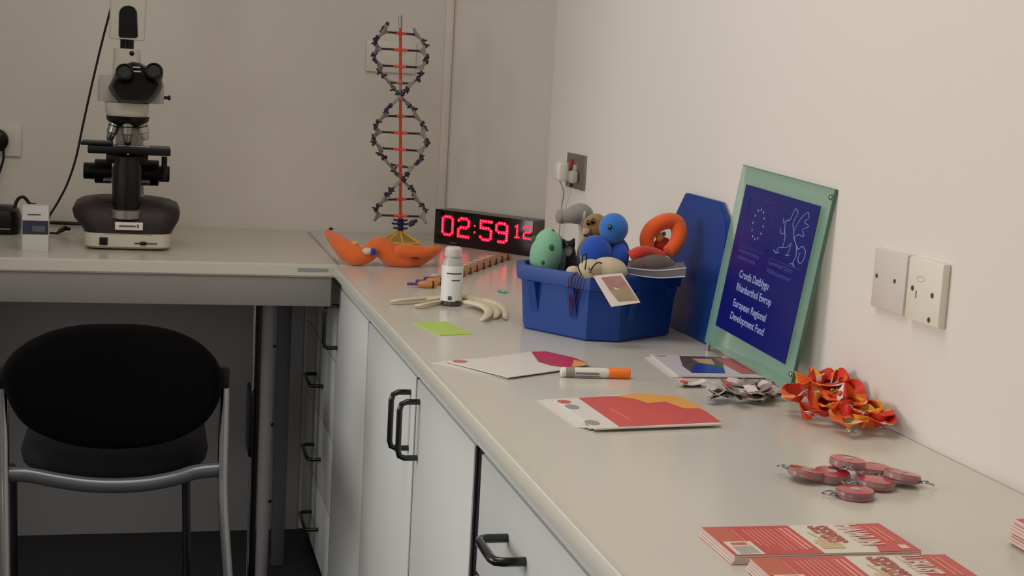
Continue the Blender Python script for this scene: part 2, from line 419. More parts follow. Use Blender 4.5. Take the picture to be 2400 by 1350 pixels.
# stage
a, c = P(205, 362, 3.62), P(400, 368, 3.62); zs1 = P(300, 345, 3.62).z; zs0 = zs1-.018
st = MB().box(((a.x+c.x)/2, 3.68, (zs0+zs1)/2), (c.x-a.x, .13, zs1-zs0), bev=.003).build('stage', blk_m, T)
MB().box((cx, 3.69, zs0-.012), (.10, .08, .026), bev=.004).build('stage_bracket', blk_m, T)
a2 = P(192, 333, 3.66)
MB().box((a2.x+.035, 3.685, zs1+.0045), (.075, .1, .009), bev=.003).build('specimen_clip', blk_m, st)
MB().box((cx+.015, 3.655, zs1+.0015), (.075, .026, .0022)).build('glass_slide', mat('glass_slide_face', (170, 172, 172), .1, var=.02), st)
p = P(300, 362, 3.612); MB().ball(p, .003).build('stage_screw', chrome_m, st)
# nosepiece and objectives
zn1 = P(297, 272).z; zn0 = P(297, 286).z
MB().lathe([(.020, zn0-.014), (.042, zn0-.004), (.050, zn0+.004), (.052, zn1)], 36, Matrix.Translation((cx, my, 0))).build('nosepiece', blk_m, T)
for (dx, dy, tilt, L, mm) in ((-.030, -.012, -.28, .046, chrome_m), (0, -.030, 0.0, .048, steel_m), (.033, -.008, .28, .042, beigeg_m), (0, .015, 0, .055, blk_m)):
    m_ = Matrix.Translation((cx+dx, my+dy, zn0-.002)) @ Matrix.Rotation(-tilt, 4, 'Y')
    o = MB().lathe([(.0135, 0), (.0135, -L*.55), (.0105, -L*.6), (.009, -L*.9), (.006, -L)], 22, m_).build('objective_lens', mm, T)
    MB().lathe([(.0139, -L*.16), (.0139, -L*.22)], 22, m_).build('lens_band', blk_m, o)
# white lower head
a, c = P(246, 244), P(350, 246)
zh0, zh1 = zn1, P(297, 241).z
hwid = (c.x-a.x)/2; hc = (a.x+c.x)/2
mb = MB(); mb.loft([ring(hc, 3.70, hwid-.006, .085, zh0, .035), ring(hc, 3.70, hwid-.001, .09, zh0+.01, .04), ring(hc, 3.70, hwid, .09, zh1, .04)]); mb.build('nosepiece_housing', beige_m, T)
# head box
a, c = P(229, 238), P(384, 243); zb = P(300, 180).z
mb = MB(); h = (c.x-a.x)/2; q = (a.x+c.x)/2
mb.loft([ring(q, 3.72, h, .075, zh1+.001, .012), ring(q, 3.72, h, .075, zb-.012, .012), ring(q-.008, 3.72, h-.012, .068, zb, .012)]); mb.build('head_housing', beigeg_m, T)
p = P(388, 229, 3.68); MB().lathe([(.004, -.012), (.004, .006), (.006, .007), (.006, .012)], 14, Matrix.Translation(p) @ Matrix.Rotation(PI/2, 4, 'Y')).build('slider_pin', blk_m, T)
# binocular body: a rounded black wedge with two eyepiece tubes to the viewer
out = [(262, 188), (254, 205), (262, 222), (280, 243), (318, 246), (352, 243), (370, 225), (381, 205), (380, 190), (378, 172), (346, 158), (328, 148), (310, 146), (290, 152), (272, 165)]
mb = MB()
def shrink(k, y, dz): 
    c0 = P(318, 200, y)
    return [c0+(P(u, v, y)-c0)*k+Vector((0, 0, dz)) for (u, v) in out]
mb.loft([shrink(.9, 3.70, 0), shrink(1, 3.66, 0), shrink(.98, 3.60, .002), shrink(.85, 3.575, .004)]); mb.build('binocular_body', blk_m, T, smooth=50)
mb = MB(); a = P(312, 158, 3.57)
mb.box((a.x+.008, 3.5745, a.z+.001), (.017, .003, .003)); mb.box((a.x+.009, 3.5745, a.z-.009), (.019, .003, .003)); mb.build('white_marking', white_m, T)
for (u, v) in ((292, 172), (361, 170)):
    p = P(u, v, 3.56)
    m_ = Matrix.Translation(p) @ Matrix.Rotation(PI/2-.28, 4, 'X')
    tb = MB().lathe([(.0185, -.075), (.0185, -.02), (.0215, -.016), (.0215, .010), (.019, .016), (.0165, .017), (.015, .012)], 28, m_).build('eyepiece', blk_m, T)
    MB().lathe([(.0145, .0125), (.0145, .0135)], 24, m_).build('eye_lens', mat('dark_lens', (30, 28, 34), .08, coat=.6, var=.05), tb)
# trinocular tube, neck, camera
z0, z1 = zb-.02, P(297, 114).z
c0 = P(297, 150)
mb = MB(); mb.loft([ring(c0.x, 3.715, .036, .036, z0, .02), ring(c0.x, 3.715, .034, .036, z0+.045, .02), ring(c0.x-.001, 3.715, .0315, .034, z1, .02)]); mb.build('photo_tube', beige_m, T)
p = P(309, 125, 3.68); MB().ball(p, (.006, .004, .006)).build('tube_screw', blk_m, T)
z2 = P(297, 92).z
MB().lathe([(.0165, z1-.005), (.0165, z2+.005)], 24, Matrix.Translation((P(297, 100).x, 3.715, 0))).build('camera_mount', blk_m, T)
a, c = P(255, 92), P(339, 95)
z3 = z2+.16
mb = MB(); mb.loft([ring((a.x+c.x)/2, 3.715, (c.x-a.x)/2, .045, z2, .006), ring((a.x+c.x)/2+.003, 3.715, (c.x-a.x)/2+.001, .045, z3, .006)])
cm = mb.build('camera_body', beige_m, T)
pts = [(278, 84), (279, 30), (283, 20), (292, 14), (304, 13), (315, 18), (321, 28), (323, 86), (318, 89), (282, 88)]
q = [P(u, v, 3.668) for (u, v) in pts]
MB().poly(q, .006, (0, -1, 0)).build('camera_window', blk_m, cm)

# cable from the camera down behind the carton
pts = [P(u, v, y) for (u, v, y) in ((272, -40, 3.76), (262, 10, 3.79), (240, 95, 3.8), (215, 200, 3.8), (195, 290, 3.8), (178, 370, 3.8), (158, 430, 3.8), (135, 475, 3.8), (118, 503, 3.82), (108, 530, 3.86))]
pts.append(Vector((pts[-1].x-.01, 3.9, ZT+.004)))
mb = MB(); mb.tube(spline(pts, 8), .003, 8); tag(mb.build('power_cable', cable_m), 'thin black cable hanging from the microscope camera down to the left worktop', 'cable')
# carton with blue panel
a, c = P(50, 590, 3.52), P(112, 590, 3.52)
a = B(52, 588); c = B(114, 588)
T = thing('carton', 'small white carton with a dark blue picture panel, left of the microscope', 'box', ((a.x+c.x)/2, a.y+.02, ZT))
yy = a.y; ztop = Y(80, 482, yy).z
wd = c.x-a.x
MB().box(((a.x+c.x)/2, yy+.02, (ZT+ztop)/2), (wd, .04, ztop-ZT), bev=.001).build('box_body', mat('carton_white', (212, 210, 206), .45, var=.02), T)
zp1, zp0 = Y(80, 517, yy).z, Y(80, 549, yy).z
pn = MB().box(((a.x+c.x)/2, yy-.0006, (zp0+zp1)/2), (wd-.001, .0012, zp1-zp0)).build('blue_panel', mat('navy_print', (52, 54, 78), .5, var=.35, scale=200), T)
MB().box((a.x+wd*.62, yy-.0016, (zp0+zp1)/2-.003), (wd*.5, .001, .014)).build('photo_patch', mat('grey_photo', (96, 92, 98), .5, var=.4, scale=400), pn)
zz = Y(80, 503, yy).z
MB().box((a.x+wd*.45, yy-.0006, zz), (wd*.5, .0012, .0022)).build('printed_line', mat('dark_print', (70, 72, 74), .5, var=.1), T)
# black power brick, loops and plug at the far left
a = B(-30, 560); c = B(44, 560)
T = thing('power_adapter', 'black power adapter at the left end of the worktop, behind the white carton', 'power adapter', ((a.x+c.x)/2, 3.93, ZT))
mb = MB()
for (k, z) in ((1, 0), (1.02, .02), (.98, .035), (.8, .05), (.5, .058)):
    pass
X0, X1 = Y(-60, 520, 3.9).x, Y(46, 520, 3.9).x; zt_ = Y(20, 484, 3.9).z-ZT
mb.loft([ring((X0+X1)/2, 3.93, (X1-X0)/2*k, .06*k, ZT+z*zt_, .03*k) for (k, z) in ((.96, 0), (1, .15), (1, .6), (.9, .85), (.6, 1))])
mb.build('casing', blk_m, T)
MB().box((X1-.05, 3.868, ZT+.016), (.06, .004, .003)).build('status_strip', steel_m, T)
mb = MB(); pts = [Y(u, v, y) for (u, v, y) in ((38, 500, 3.95), (36, 480, 3.96), (44, 465, 3.96), (55, 462, 3.96), (64, 470, 3.96), (70, 478, 3.96), (82, 480, 3.98))]
mb.tube(spline(pts, 6), .0045, 8); mb.build('cable_loop', cable_m, T)
mb = MB(); pts = [B(100, 552, .006), B(112, 544, .006), B(124, 546, .006), B(134, 547, .006)]
pts = [B(60, 549, .006), B(100, 548, .006), B(118, 546, .006), B(134, 547, .006)]
mb.tube(spline(pts, 6), .003, 8)
pts2 = [B(134, 547, .007), B(143, 540, .012), B(154, 534, .016), B(162, 537, .016)]
mb.tube(pts2, [.004, .0075, .009, .005], 12, flat=.8); tag(mb.build('cable_connector', cable_m), 'short black lead with a fat connector lying left of the microscope base', 'cable')
mb = MB(); pts = [B(100, 521, .006), B(130, 522, .006), B(175, 524, .006), B(230, 526, .006)]
mb.tube(spline(pts, 6), .005, 8); tag(mb.build('power_cable', cable_m), 'thick black lead running behind the carton to the microscope base', 'cable')
T = thing('mains_plug', 'black mains plug on the back wall at the left edge, its lead hanging down', 'plug', (Y(0, 330, YB-.03).x, YB-.03, Y(0, 330, YB-.03).z))
a = Y(8, 330, YB-.04)
mb = MB(); mb.loft([[Vector((a.x-.018+.03*math.cos(t)*k, YB-.012-d, a.z+.031*math.sin(t)*k)) for t in [2*PI*i/20 for i in range(20)]] for (k, d) in ((.9, 0), (1, .004), (1, .026), (.7, .032))]); mb.build('plug_body', blk_m, T)
MB().box((a.x-.03, YB-.006, a.z), (.146, .0115, .086), bev=.002).build('socket_plate', white_m, T)
pts = [Y(u, v, YB-.03) for (u, v) in ((8, 350), (8, 372), (3, 390), (-6, 420), (-14, 470), (-16, 520))]
MB().tube(spline(pts, 6), .0035, 8).build('lead', cable_m, T)

# ============================================================ HELIX MODEL
hy = B(940, 572).y+.03
bx = Y(941, 560, hy).x
T = thing('helix_model', 'tall double helix model of grey and red plastic rods on a yellow frame foot', 'model', (bx, hy, ZT))
red_m = mat('red_plastic', (206, 62, 40), .35, var=.05); orr_m = mat('coral_plastic', (236, 92, 70), .35, var=.03)
hg_m = mat('grey_rod_plastic', (108, 102, 98), .4, var=.08); node_m = mat('indigo_connector', (48, 42, 66), .4, var=.1)
yel_m = mat('yellow_plastic', (226, 178, 66), .35, var=.05); hbk_m = mat('black_rod_plastic', (38, 34, 34), .35, var=.1)
wg_m = mat('pale_connector_plastic', (150, 144, 136), .4, var=.06)
def HZ(v): return Y(938, v, hy).z
def HX(v): return Y(938.5, v, hy).x
def AX(v): return Vector((HX(v), hy, HZ(v)))
axx = HX(555)
mb = MB(); mb.tube([AX(66), AX(187)], .0042, 10); mb.build('centre_rod', red_m, T)
mb = MB(); mb.tube([AX(232), AX(522)], .0042, 10); mb.build('centre_rod', red_m, T)
mb = MB(); mb.tube([AX(187), AX(232)], .0045, 10); mb.build('rod_coupling', wg_m, T)
mb = MB(); mb.tube([AX(36), AX(66)], .0052, 12); mb.build('rod_sleeve', chrome_m, T)
R_ = .0715
def hp(v, s, rr=R_):
    th = PI*(v-117)/194.5
    return Vector((HX(v)+s*rr*math.cos(th), hy-s*rr*math.sin(th), HZ(v)))
vr = [78+38.9*k for k in range(12)]
for k, v in enumerate(vr):
    o = None
    a, c = hp(v, -1), hp(v, 1); q = AX(v)
    o = MB().tube([q+(a-q)*.27, q+(c-q)*.27], .0042, 8).build('base_pair_joint', orr_m, T)
    for e in (a, c):
        MB().tube([q+(e-q)*.26, q+(e-q)*.86], .003, 8).build('base_pair_rod', hbk_m, o)
for s in (-1, 1):
    for k, v in enumerate(vr):
        # fan shaped sugar piece bridging two nodes
        i0, i1, m_ = hp(v-14, s), hp(v+14, s), hp(v, s, R_*.74)
        mb = MB(); mb.tube([i0, (i0+i1)/2+(m_-(i0+i1)/2)*.25, i1], .0042, 8); mb.tube([m_, (i0+i1)/2], .0048, 8)
        n = (i1-i0).cross(m_-i0).normalized()
        mb.poly([i0+n*.002, i1+n*.002, m_+n*.002], .004, n); mb.build('strand_piece', wg_m, T)
        if k < 11:
            j0, j1 = hp(v+14, s), hp(v+25, s); mb = MB(); mb.tube([j0, j1], .0034, 8); o = mb.build('strand_rod', hg_m, T)
            for jv in (v+14, v+25):
                p = hp(jv, s, R_*1.03); mb = MB(); mb.ball(p, (.0062, .0062, .0068), n=10)
                for q_ in range(4):
                    dd = Vector((random.uniform(-1, 1), random.uniform(-1, 1), random.uniform(-1, 1))).normalized()*.0125
                    mb.tube([p, p+dd], [.0035, .0022], 6)
                mb.build('strand_connector', node_m, o)
for (u0, v0, u1, v1) in ((893, 78, 908, 56), (958, 528, 974, 518)):
    mb = MB(); a, c = Y(u0, v0, hy-.01), Y(u1, v1, hy-.01); mb.tube([a, c], [.007, .004], 8); mb.ball(c, .006, n=8); mb.ball((a+c)/2, .0085, n=8); mb.build('strand_connector', node_m, T)
mb = MB(); q = AX(530)
mb.tube([AX(512), AX(550)], .008, 10)
for vv in (518, 527, 537):
    for k in range(8):
        d = Vector((math.cos(k*PI/4+.2), math.sin(k*PI/4+.2), .15))*(.026 if vv == 527 else .021)
        p = AX(vv); mb.tube([p, p+d], [.0035, .002], 6)
mb.build('hub', mat('navy_connector', (36, 40, 74), .4, var=.1), T)
top = AX(540)
for (k, (dx, dy)) in enumerate(((-.05, .035), (.05, .035), (-.045, -.035), (.05, -.035), (0, -.045))):
    foot = Vector((axx+dx, hy+dy, ZT+.003))
    MB().tube([top, foot], .0036, 8).build('foot_strut', yel_m, T)
mb = MB(); ap = [Vector((axx+dx, hy+dy, ZT+.003)) for (dx, dy) in ((-.05, .035), (.05, .035), (.05, -.035), (0, -.045), (-.045, -.035))]
mb.tube(ap, .003, 8, close=True); mb.build('foot_frame', yel_m, T)
mb = MB()
for i in range(5): mb.poly([top, ap[i], ap[(i+1) % 5]], .0008)
mb.build('foot_web', mat('translucent_yellow_plastic', (226, 188, 110), .3, trans=.55, var=.02), T)
# pale wall socket behind it
a, c = Y(859, 86, YB), Y(925, 178, YB)
T = thing('wall_socket', 'white double socket plate on the back wall behind the helix model', 'socket', (a.x+.06, YB, (a.z+c.z)/2))
MB().box((a.x+.073, YB-.006, (a.z+c.z)/2), (.146, .012, .09), bev=.003).build('plate', white_m, T)
for dx in (.035, .11): MB().box((a.x+dx, YB-.0125, (a.z+c.z)/2+.022), (.012, .006, .018), bev=.001).build('switch', white_m, T)

# ============================================================ LED CLOCK
fa = B(1017, 569); fb = B(1246, 602)
ex = (fb-fa).normalized(); en = Vector((ex.y, -ex.x, 0)); Lc = (fb-fa).length   # en points to the viewer
def L3(x, d, z): return fa + ex*x - en*d + Vector((0, 0, z))
Hc = .097
for _ in range(1): pass
Hc = (ZT + .097) - ZT
FT = frame(fa, ex, (0, 0, 1))     # x along face, y up, z towards the viewer
T = thing('led_clock', 'black box clock with glowing red dot-matrix digits at the inner corner', 'clock', fa+ex*Lc/2-en*.035)
MB().box((Lc/2, Hc/2, -.036), (Lc, Hc, .068), FT, bev=.0015).build('casing', mat('grey_metal_case', (128, 122, 114), .45, metal=.2, var=.04), T)
fc = MB().box((Lc/2, Hc/2, -.0005), (Lc-.001, Hc-.001, .003), FT, bev=.0006).build('front_panel', mat('red_black_screen', (26, 7, 10), .12, var=.1), T)
led_m = mat('lit_red_led', (255, 6, 44), .4, emit=1.7); core_m = mat('led_core', (255, 120, 165), .4, emit=2.2)
FONT = {
 '0': ["01110", "10001", "10001", "10001", "10001", "10001", "10001", "10001", "01110"],
 '2': ["01110", "10001", "00001", "00001", "01110", "10000", "10000", "10000", "11111"],
 '5': ["11111", "10000", "10000", "11110", "00001", "00001", "00001", "10001", "01110"],
 '9': ["01110", "10001", "10001", "10001", "01111", "00001", "00001", "00001", "01110"],
 '1': ["010", "110", "010", "010", "010", "010", "010", "010", "111"],
 'b': ["01110", "10001", "00001", "00001", "01110", "10000", "10000", "10000", "11111"], }
def digit(ch, x0, x1, z0, z1, nm='digit'):
    g = FONT[ch]; nx, nz = len(g[0]), len(g)
    sx, sz = (x1-x0)/(nx-1), (z1-z0)/(nz-1)
    pts = {(i, j): (x0+i*sx, z1-j*sz) for j in range(nz) for i in range(nx) if g[j][i] == '1'}
    mb = MB(); r = min(sx, sz)*.8
    for p in pts.values(): mb.lathe([(r, .001), (r, .0019), (r*.7, .0022)], 10, FT @ Matrix.Translation((p[0], p[1], 0)))
    for (i, j), p in pts.items():
        for (di, dj) in ((1, 0), (0, 1), (1, 1), (-1, 1)):
            if (i+di, j+dj) in pts and (di == 0 or dj == 0 or ((i+di, j) not in pts and (i, j+dj) not in pts)):
                q = pts[(i+di, j+dj)]; d = Vector((q[0]-p[0], q[1]-p[1], 0)); c = (Vector((p[0], p[1], 0))+Vector((q[0], q[1], 0)))/2
                mb.box((0, 0, .0014), (d.length, r*1.6, .0008), FT @ Matrix.Translation(c) @ Matrix.Rotation(math.atan2(d.y, d.x), 4, 'Z'))
    o = mb.build(nm, led_m, fc)
    mb = MB()
    for p in pts.values(): mb.lathe([(r*.28, .0022), (r*.28, .0026)], 8, FT @ Matrix.Translation((p[0], p[1], 0)))
    tag(mb.build('led_dots', core_m, fc), kind='stuff'); return o
def cu(u): # x along the face for pixel column u
    d = _f + CR*((u-1200)/F_PX) - CU*((560-675)/F_PX); n = en
    k = (fa-CAMP).dot(n)/d.dot(n); return (CAMP+d*k-fa).dot(ex)
def cz(u, v):
    d = _f + CR*((u-1200)/F_PX) - CU*((v-675)/F_PX); k = (fa-CAMP).dot(en)/d.dot(en); return (CAMP+d*k).z-ZT
za, zb_ = cz(1062, 551), cz(1062, 507)
zz0 = cz(1052, 550); zz1 = cz(1052, 508)
for (ch, u0, u1) in (('0', 1037, 1060), ('2', 1074, 1098), ('5', 1126, 1151), ('9', 1163, 1188)):
    digit(ch, cu(u0), cu(u1), zz0, zz1)
zs0_, zs1_ = cz(1210, 556), cz(1210, 528)
digit('1', cu(1208), cu(1216), zs0_, zs1_); digit('b', cu(1228), cu(1244), zs0_, zs1_)
for zc in (zz0*.68+zz1*.32, zz0*.32+zz1*.68):
    MB().lathe([(.0036, .001), (.0036, .0018), (.0024, .0022)], 12, FT @ Matrix.Translation((cu(1112), zc, 0))).build('colon_dot', mat('dim_red_led', (235, 60, 80), .4, emit=.7), fc)
MB().box((cu(1063), .0075, .0013), (.026, .0042, .0008), FT).build('maker_plate', mat('dull_plate', (90, 74, 70), .4, var=.2), fc)
#@@NEXT2
# ============================================================ CHAIR
cy = 2.88
T = thing('chair', 'black padded chair with chrome legs, its back turned, pushed up to the left worktop', 'chair', (Y(265, 900, cy).x, 3.08, 0))
fab_m = mat('black_upholstery', (5, 4, 4), .9, spec=.12, bump=.25, scale=500, var=.1)
seat_m = mat('dark_seat_fabric', (20, 19, 22), .85, spec=.25, bump=.25, scale=500, var=.1)
ol = [(265, 768), (340, 770), (410, 782), (465, 805), (502, 838), (520, 875), (519, 920), (505, 960), (475, 1000), (420, 1035), (350, 1058), (265, 1066), (180, 1058), (110, 1035), (55, 1000), (24, 955), (10, 915), (2, 880), (18, 842), (58, 808), (115, 783), (185, 770)]
c0 = Y(262, 915, cy)
def bow(p): return Vector((p.x, p.y + .045*(1-((p.x-c0.x)/.22)**2), p.z))
sm = spline([Y(u, v, cy) for (u, v) in ol], 3, True)
def br(k, dy): return [bow(c0+(p-c0)*k+Vector((0, dy, 0))) for p in sm]
MB().loft([br(.1, -.024), br(.5, -.023), br(.9, -.02), br(.97, -.014), br(1, 0), br(.97, .014), br(.9, .022), br(.5, .026), br(.1, .028)]).build('backrest', fab_m, T, smooth=60)
def tubep(l, r=.0105): return MB().tube(spline(l, 6), r, 14)
for (side, us) in (('l', (8, 8, 9, 10, 12)), ('r', (526, 525, 522, 524, 534))):
    vs = (862, 960, 1100, 1200, 1360)
    pts = [Y(u, v, y_) for u, v, y_ in zip(us, vs, (2.93, 2.925, 2.91, 2.895, 2.87))]
    d = (pts[-1]-pts[-2]).normalized(); pts.append(pts[-1]+d*((pts[-1].z-.008)/-d.z))
    if side == 'l': xl = pts[2].x
    else: xr = pts[2].x
    tubep(pts).build('leg', chrome_m, T)
    a = Y(us[0]-(2 if side == 'r' else -2), 882, 2.92)
    MB().box(a, (.026, .04, .045), bev=.006).build('bracket', blk_m, T)
for u in (436, 30):
    a = Y(u, 1110, 3.27); pts = [Vector((a.x, 3.24, a.z+.02)), Vector((a.x, 3.27, a.z-.01)), Vector((Y(u+1, 1340, 3.29).x, 3.29, .2)), Vector((Y(u+1, 1340, 3.29).x, 3.31, .008))]
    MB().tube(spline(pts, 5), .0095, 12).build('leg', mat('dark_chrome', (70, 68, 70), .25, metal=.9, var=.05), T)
rl = [Y(u, v, 2.92) for (u, v) in ((12, 1113), (60, 1112), (130, 1125), (200, 1135), (265, 1138), (340, 1134), (410, 1121), (460, 1106), (517, 1100))]
MB().tube(spline(rl, 5), .0135, 14, flat=1.15).build('seat_rail', mat('grey_metal_rail', (112, 114, 120), .3, metal=.6, var=.03), T)
# seat pad
a = Y(38, 1105, 2.94); c = Y(492, 1095, 2.94)
zs = a.z; xm = (a.x+c.x)/2; hx = (c.x-a.x)/2
def srow(y_, k, dz):
    return y_, k, dz
def sring(k, z, yf=3.36, yb=2.935):
    o = []
    for (x, y_) in rrect(0, 0, hx, (yf-yb)/2, .11, 6):
        o.append(Vector((xm+x*k, (yf+yb)/2+y_*k+.0, z - .022*(1-(x/hx)**2)*(1 if y_ < 0 else .4))))
    return o
MB().loft([sring(.9, zs-.005), sring(.98, zs+.0), sring(1, zs+.018), sring(.98, zs+.034), sring(.9, zs+.043), sring(.5, zs+.047)]).build('seat', seat_m, T, smooth=60)

# ============================================================ BLUE TUB AND LID
tubn = math.radians(33)
ta = Vector((math.cos(tubn), math.sin(tubn), 0)); tb_ = Vector((-math.sin(tubn), math.cos(tubn), 0))
# corner seen between front-left face and chamfer
c1 = B(1378, 801); c2 = B(1443, 803)
La, Lb, ch = .235, .235, .042
cen = (c1+c2)/2 + (ta*(La/2-ch/2) + tb_*(Lb/2-ch/2))
TM = Matrix.Translation(cen) @ Matrix.Rotation(tubn, 4, 'Z')
T = thing('storage_tub', 'blue plastic tub with cut-off corners, filled with plush toys', 'tub', cen, tubn)
Ht = .122
def oct_(hx_, hy_, c_, z): return [TM @ Vector(p+(z,)) for p in ((hx_, -hy_+c_), (hx_, hy_-c_), (hx_-c_, hy_), (-hx_+c_, hy_), (-hx_, hy_-c_), (-hx_, -hy_+c_), (-hx_+c_, -hy_), (hx_-c_, -hy_))]
def oo(k, z, c_=None): return oct_(La/2*k+.0, Lb/2+La/2*(k-1), c_ or ch, z)
mb = MB()
mb.loft([oo(.96, 0), oo(1, .004), oo(1.045, Ht-.03), oo(1.045, Ht-.029), oo(1.10, Ht-.027), oo(1.11, Ht-.004), oo(1.10, Ht), oo(1.02, Ht), oo(1.01, Ht-.004), oo(.97, .008), oo(.9, .006)], True)
body = mb.build('tub_body', blue_m, T, smooth=25)
# gussets under the rim
for (x_, y_, rz_) in ((-La/2-.006, -.045, PI), (-La/2-.006, .05, PI), (-.05, -Lb/2-.006, -PI/2), (.06, -Lb/2-.006, -PI/2)):
    m_ = TM @ Matrix.Translation((x_, y_, 0)) @ Matrix.Rotation(rz_, 4, 'Z')
    mb = MB(); pts = [(-.004, 0, Ht-.028), (.012, 0, Ht-.028), (-.004, 0, Ht-.085)]
    mb.poly([m_ @ Vector((p[0], .009, p[2])) for p in pts], .018); mb.build('gusset', blue_m, T)
# lid leaning on the wall
def lidp(u, v, x): return W(u, v, 0, x)
z1 = W(1650, 462, 0, XW-.012).z
lyn, lyf = W(1706, 520, 0, XW-.015).y, 2.64
zl = z1-ZT; lean = .012; Ll = math.hypot(zl, lean)
lo = Vector((XW-.006-lean, lyn, ZT)); lm = frame(lo, (0, 1, 0), (lean, 0, zl))   # x: away along wall, y: up
wl = lyf-lyn
T = thing('tub_lid', 'blue lid with cut-off corners leaning upright on the wall behind the tub', 'lid', lo+Vector((0, wl/2, 0)))
pl = [(.03, 0), (wl-.03, 0), (wl, .03), (wl, Ll-.05), (wl-.045, Ll), (.05, Ll-.002), (.012, Ll-.03), (0, Ll-.06), (0, .03)]
mb = MB(); mb.prism(pl, -.008, .003, lm, bev=.002)
mb.build('lid_panel', blue_m, T)
mb = MB()
m_in = [(p[0]*.86+wl*.07, p[1]*.9+Ll*.05) for p in pl]
def lring(poly, z): return [lm @ Vector((p[0], p[1], z)) for p in poly]
mb = MB(); n = len(pl)
mb.tube([lm @ Vector((p[0], p[1], -.004)) for p in m_in], .004, 8, close=True); mb.build('lid_ridge', blue_m, T)

# ============================================================ TOYS IN THE TUB
def plush(name, col, **k): return mat(name, col, .95, bump=.5, scale=700, var=.07, vscale=40, sheen=.35, **k)
def blob(mb, u, v, y, rx, rz, ry=None, rot=0):
    """an ellipsoid whose outline in the photo is centred at u, v with half sizes rx, rz in metres"""
    p = Y(u, v, y); mb.ball(p, (rx, ry or (rx+rz)/2*.9, rz), rot=Matrix.Rotation(rot, 3, 'Y'), n=24); return p
def px(n_, y=2.5): return n_*y*1.0/F_PX/1.0
green_m = plush('mint_plush', (132, 186, 150)); dg_m = plush('dark_green_felt', (40, 110, 74))
p = Y(1283, 585, 2.60)
T = thing('plush_toy', 'mint green egg-shaped plush microbe standing at the left end of the tub', 'plush toy', p)
mb = MB(); mb.ball(Y(1279, 596, 2.60), (.030, .032, .050), rot=Matrix.Rotation(.12, 3, 'Y'), n=28); mb.build('body', green_m, T, smooth=80)
mb = MB(); mb.ball(Y(1303, 602, 2.635), (.021, .026, .044), n=24); mb.build('back_lobe', plush('grey_green_plush', (104, 136, 112)), T, smooth=80)
for (u, v, r) in ((1251, 561, .0055), (1283, 577, .006), (1293, 541, .0035), (1264, 610, .004)):
    mb = MB(); c_ = Y(u, v, 2.60); q = Y(1279, 596, 2.60)
    d = Vector(((c_.x-q.x)/.030, 0, (c_.z-q.z)/.050)); t = max(0, 1-d.x**2-d.z**2)**.5
    mb.ball((c_.x, q.y-.032*t+.002, c_.z), (r, .004, r*1.3), n=14); mb.build('spot', dg_m, T, smooth=80)
grey_m = plush('grey_plush', (140, 134, 130))
T = thing('plush_toy', 'grey bone-shaped plush toy lying highest at the back of the tub', 'plush toy', Y(1345, 505, 2.72))
mb = MB(); mb.tube(spline([Y(1304, 507, 2.73), Y(1320, 507, 2.73), Y(1340, 504, 2.72), Y(1360, 501, 2.72), Y(1378, 504, 2.72), Y(1388, 507, 2.72)], 6), [.004, .011, .0135, .0145, .0148, .015, .0145, .0145, .015, .0155, .0158, .0165, .0175, .0185, .0195, .020, .021, .0215, .0215, .021, .0205, .0200, .019, .0175, .016, .015, .013, .011, .008, .006, .003][:31], 20); mb.build('body', grey_m, T, smooth=80)
mb = MB(); q = Y(1362, 504, 2.72); mb.lathe([(.0219, -.0028), (.0222, 0), (.0219, .0028)], 28, Matrix.Translation(q) @ Matrix.Rotation(PI/2, 4, 'Y')); mb.build('pale_band', plush('pale_band_plush', (196, 190, 182)), T)
mb = MB(); mb.tube([Y(1363, 520, 2.72), Y(1366, 560, 2.72), Y(1362, 600, 2.71), Y(1360, 660, 2.70)], [.006, .009, .012, .016], 14); mb.build('pale_body', plush('pale_plush', (190, 178, 164)), T, smooth=80)
br_m = plush('brown_plush', (150, 112, 58))
T = thing('plush_toy', 'brown plush toy with round dark eyes peeping out behind the blue one', 'plush toy', Y(1390, 540, 2.62))
mb = MB(); mb.ball(Y(1396, 533, 2.62), (.0255, .026, .027), n=26); mb.ball(Y(1384, 603, 2.63), (.028, .026, .042), n=26); mb.build('body', br_m, T, smooth=80)
for (u, v) in ((1390, 518), (1379, 522)):
    q = Y(u, v, 2.598); o = MB().ball(q, (.0046, .004, .0058)).build('eye', mat('dark_eye', (30, 18, 10), .15, coat=.5, var=.1), T)
    MB().ball(q+Vector((.001, -.0042, .001)), (.0013, .001, .0018)).build('highlight', mat('amber_bead', (190, 150, 80), .2, var=.05), o)
MB().box(Y(1374, 545, 2.60), (.012, .006, .016), bev=.002).build('nose_patch', plush('pale_pink_felt', (206, 180, 168)), T)
MB().tube([Y(1368, 550, 2.594), Y(1374, 553, 2.592), Y(1379, 547, 2.594)], .0016, 8).build('mouth', mat('dark_thread', (30, 18, 14), .8, var=.1), T)
T = thing('plush_toy', 'small plush toy with black ears and a white face, between the mint and blue ones', 'plush toy', Y(1332, 590, 2.62))
mb = MB(); mb.ball(Y(1332, 603, 2.63), (.015, .014, .028), n=20); mb.build('body', plush('dark_brown_plush', (48, 30, 26)), T, smooth=80)
mb = MB(); q = Y(1331, 586, 2.617); mb.ball(q, (.0095, .006, .0135), n=18); mb.build('face', plush('white_felt', (214, 200, 196)), T, smooth=80)
for (u0, v0, u1, v1) in ((1319, 560, 1328, 576), (1346, 559, 1338, 575)):
    mb = MB(); mb.tube([Y(u1, v1, 2.612), Y(u0, v0, 2.614)], [.009, .0015], 10); mb.build('ear', blk_m, T)
MB().box(Y(1332, 570, 2.615), (.016, .01, .009), bev=.003).build('forehead', mat('dark_felt', (52, 38, 34), .9, bump=.3, scale=500), T)
bl_m = plush('blue_plush', (40, 112, 190)); bl2_m = plush('deep_blue_plush', (20, 72, 176))
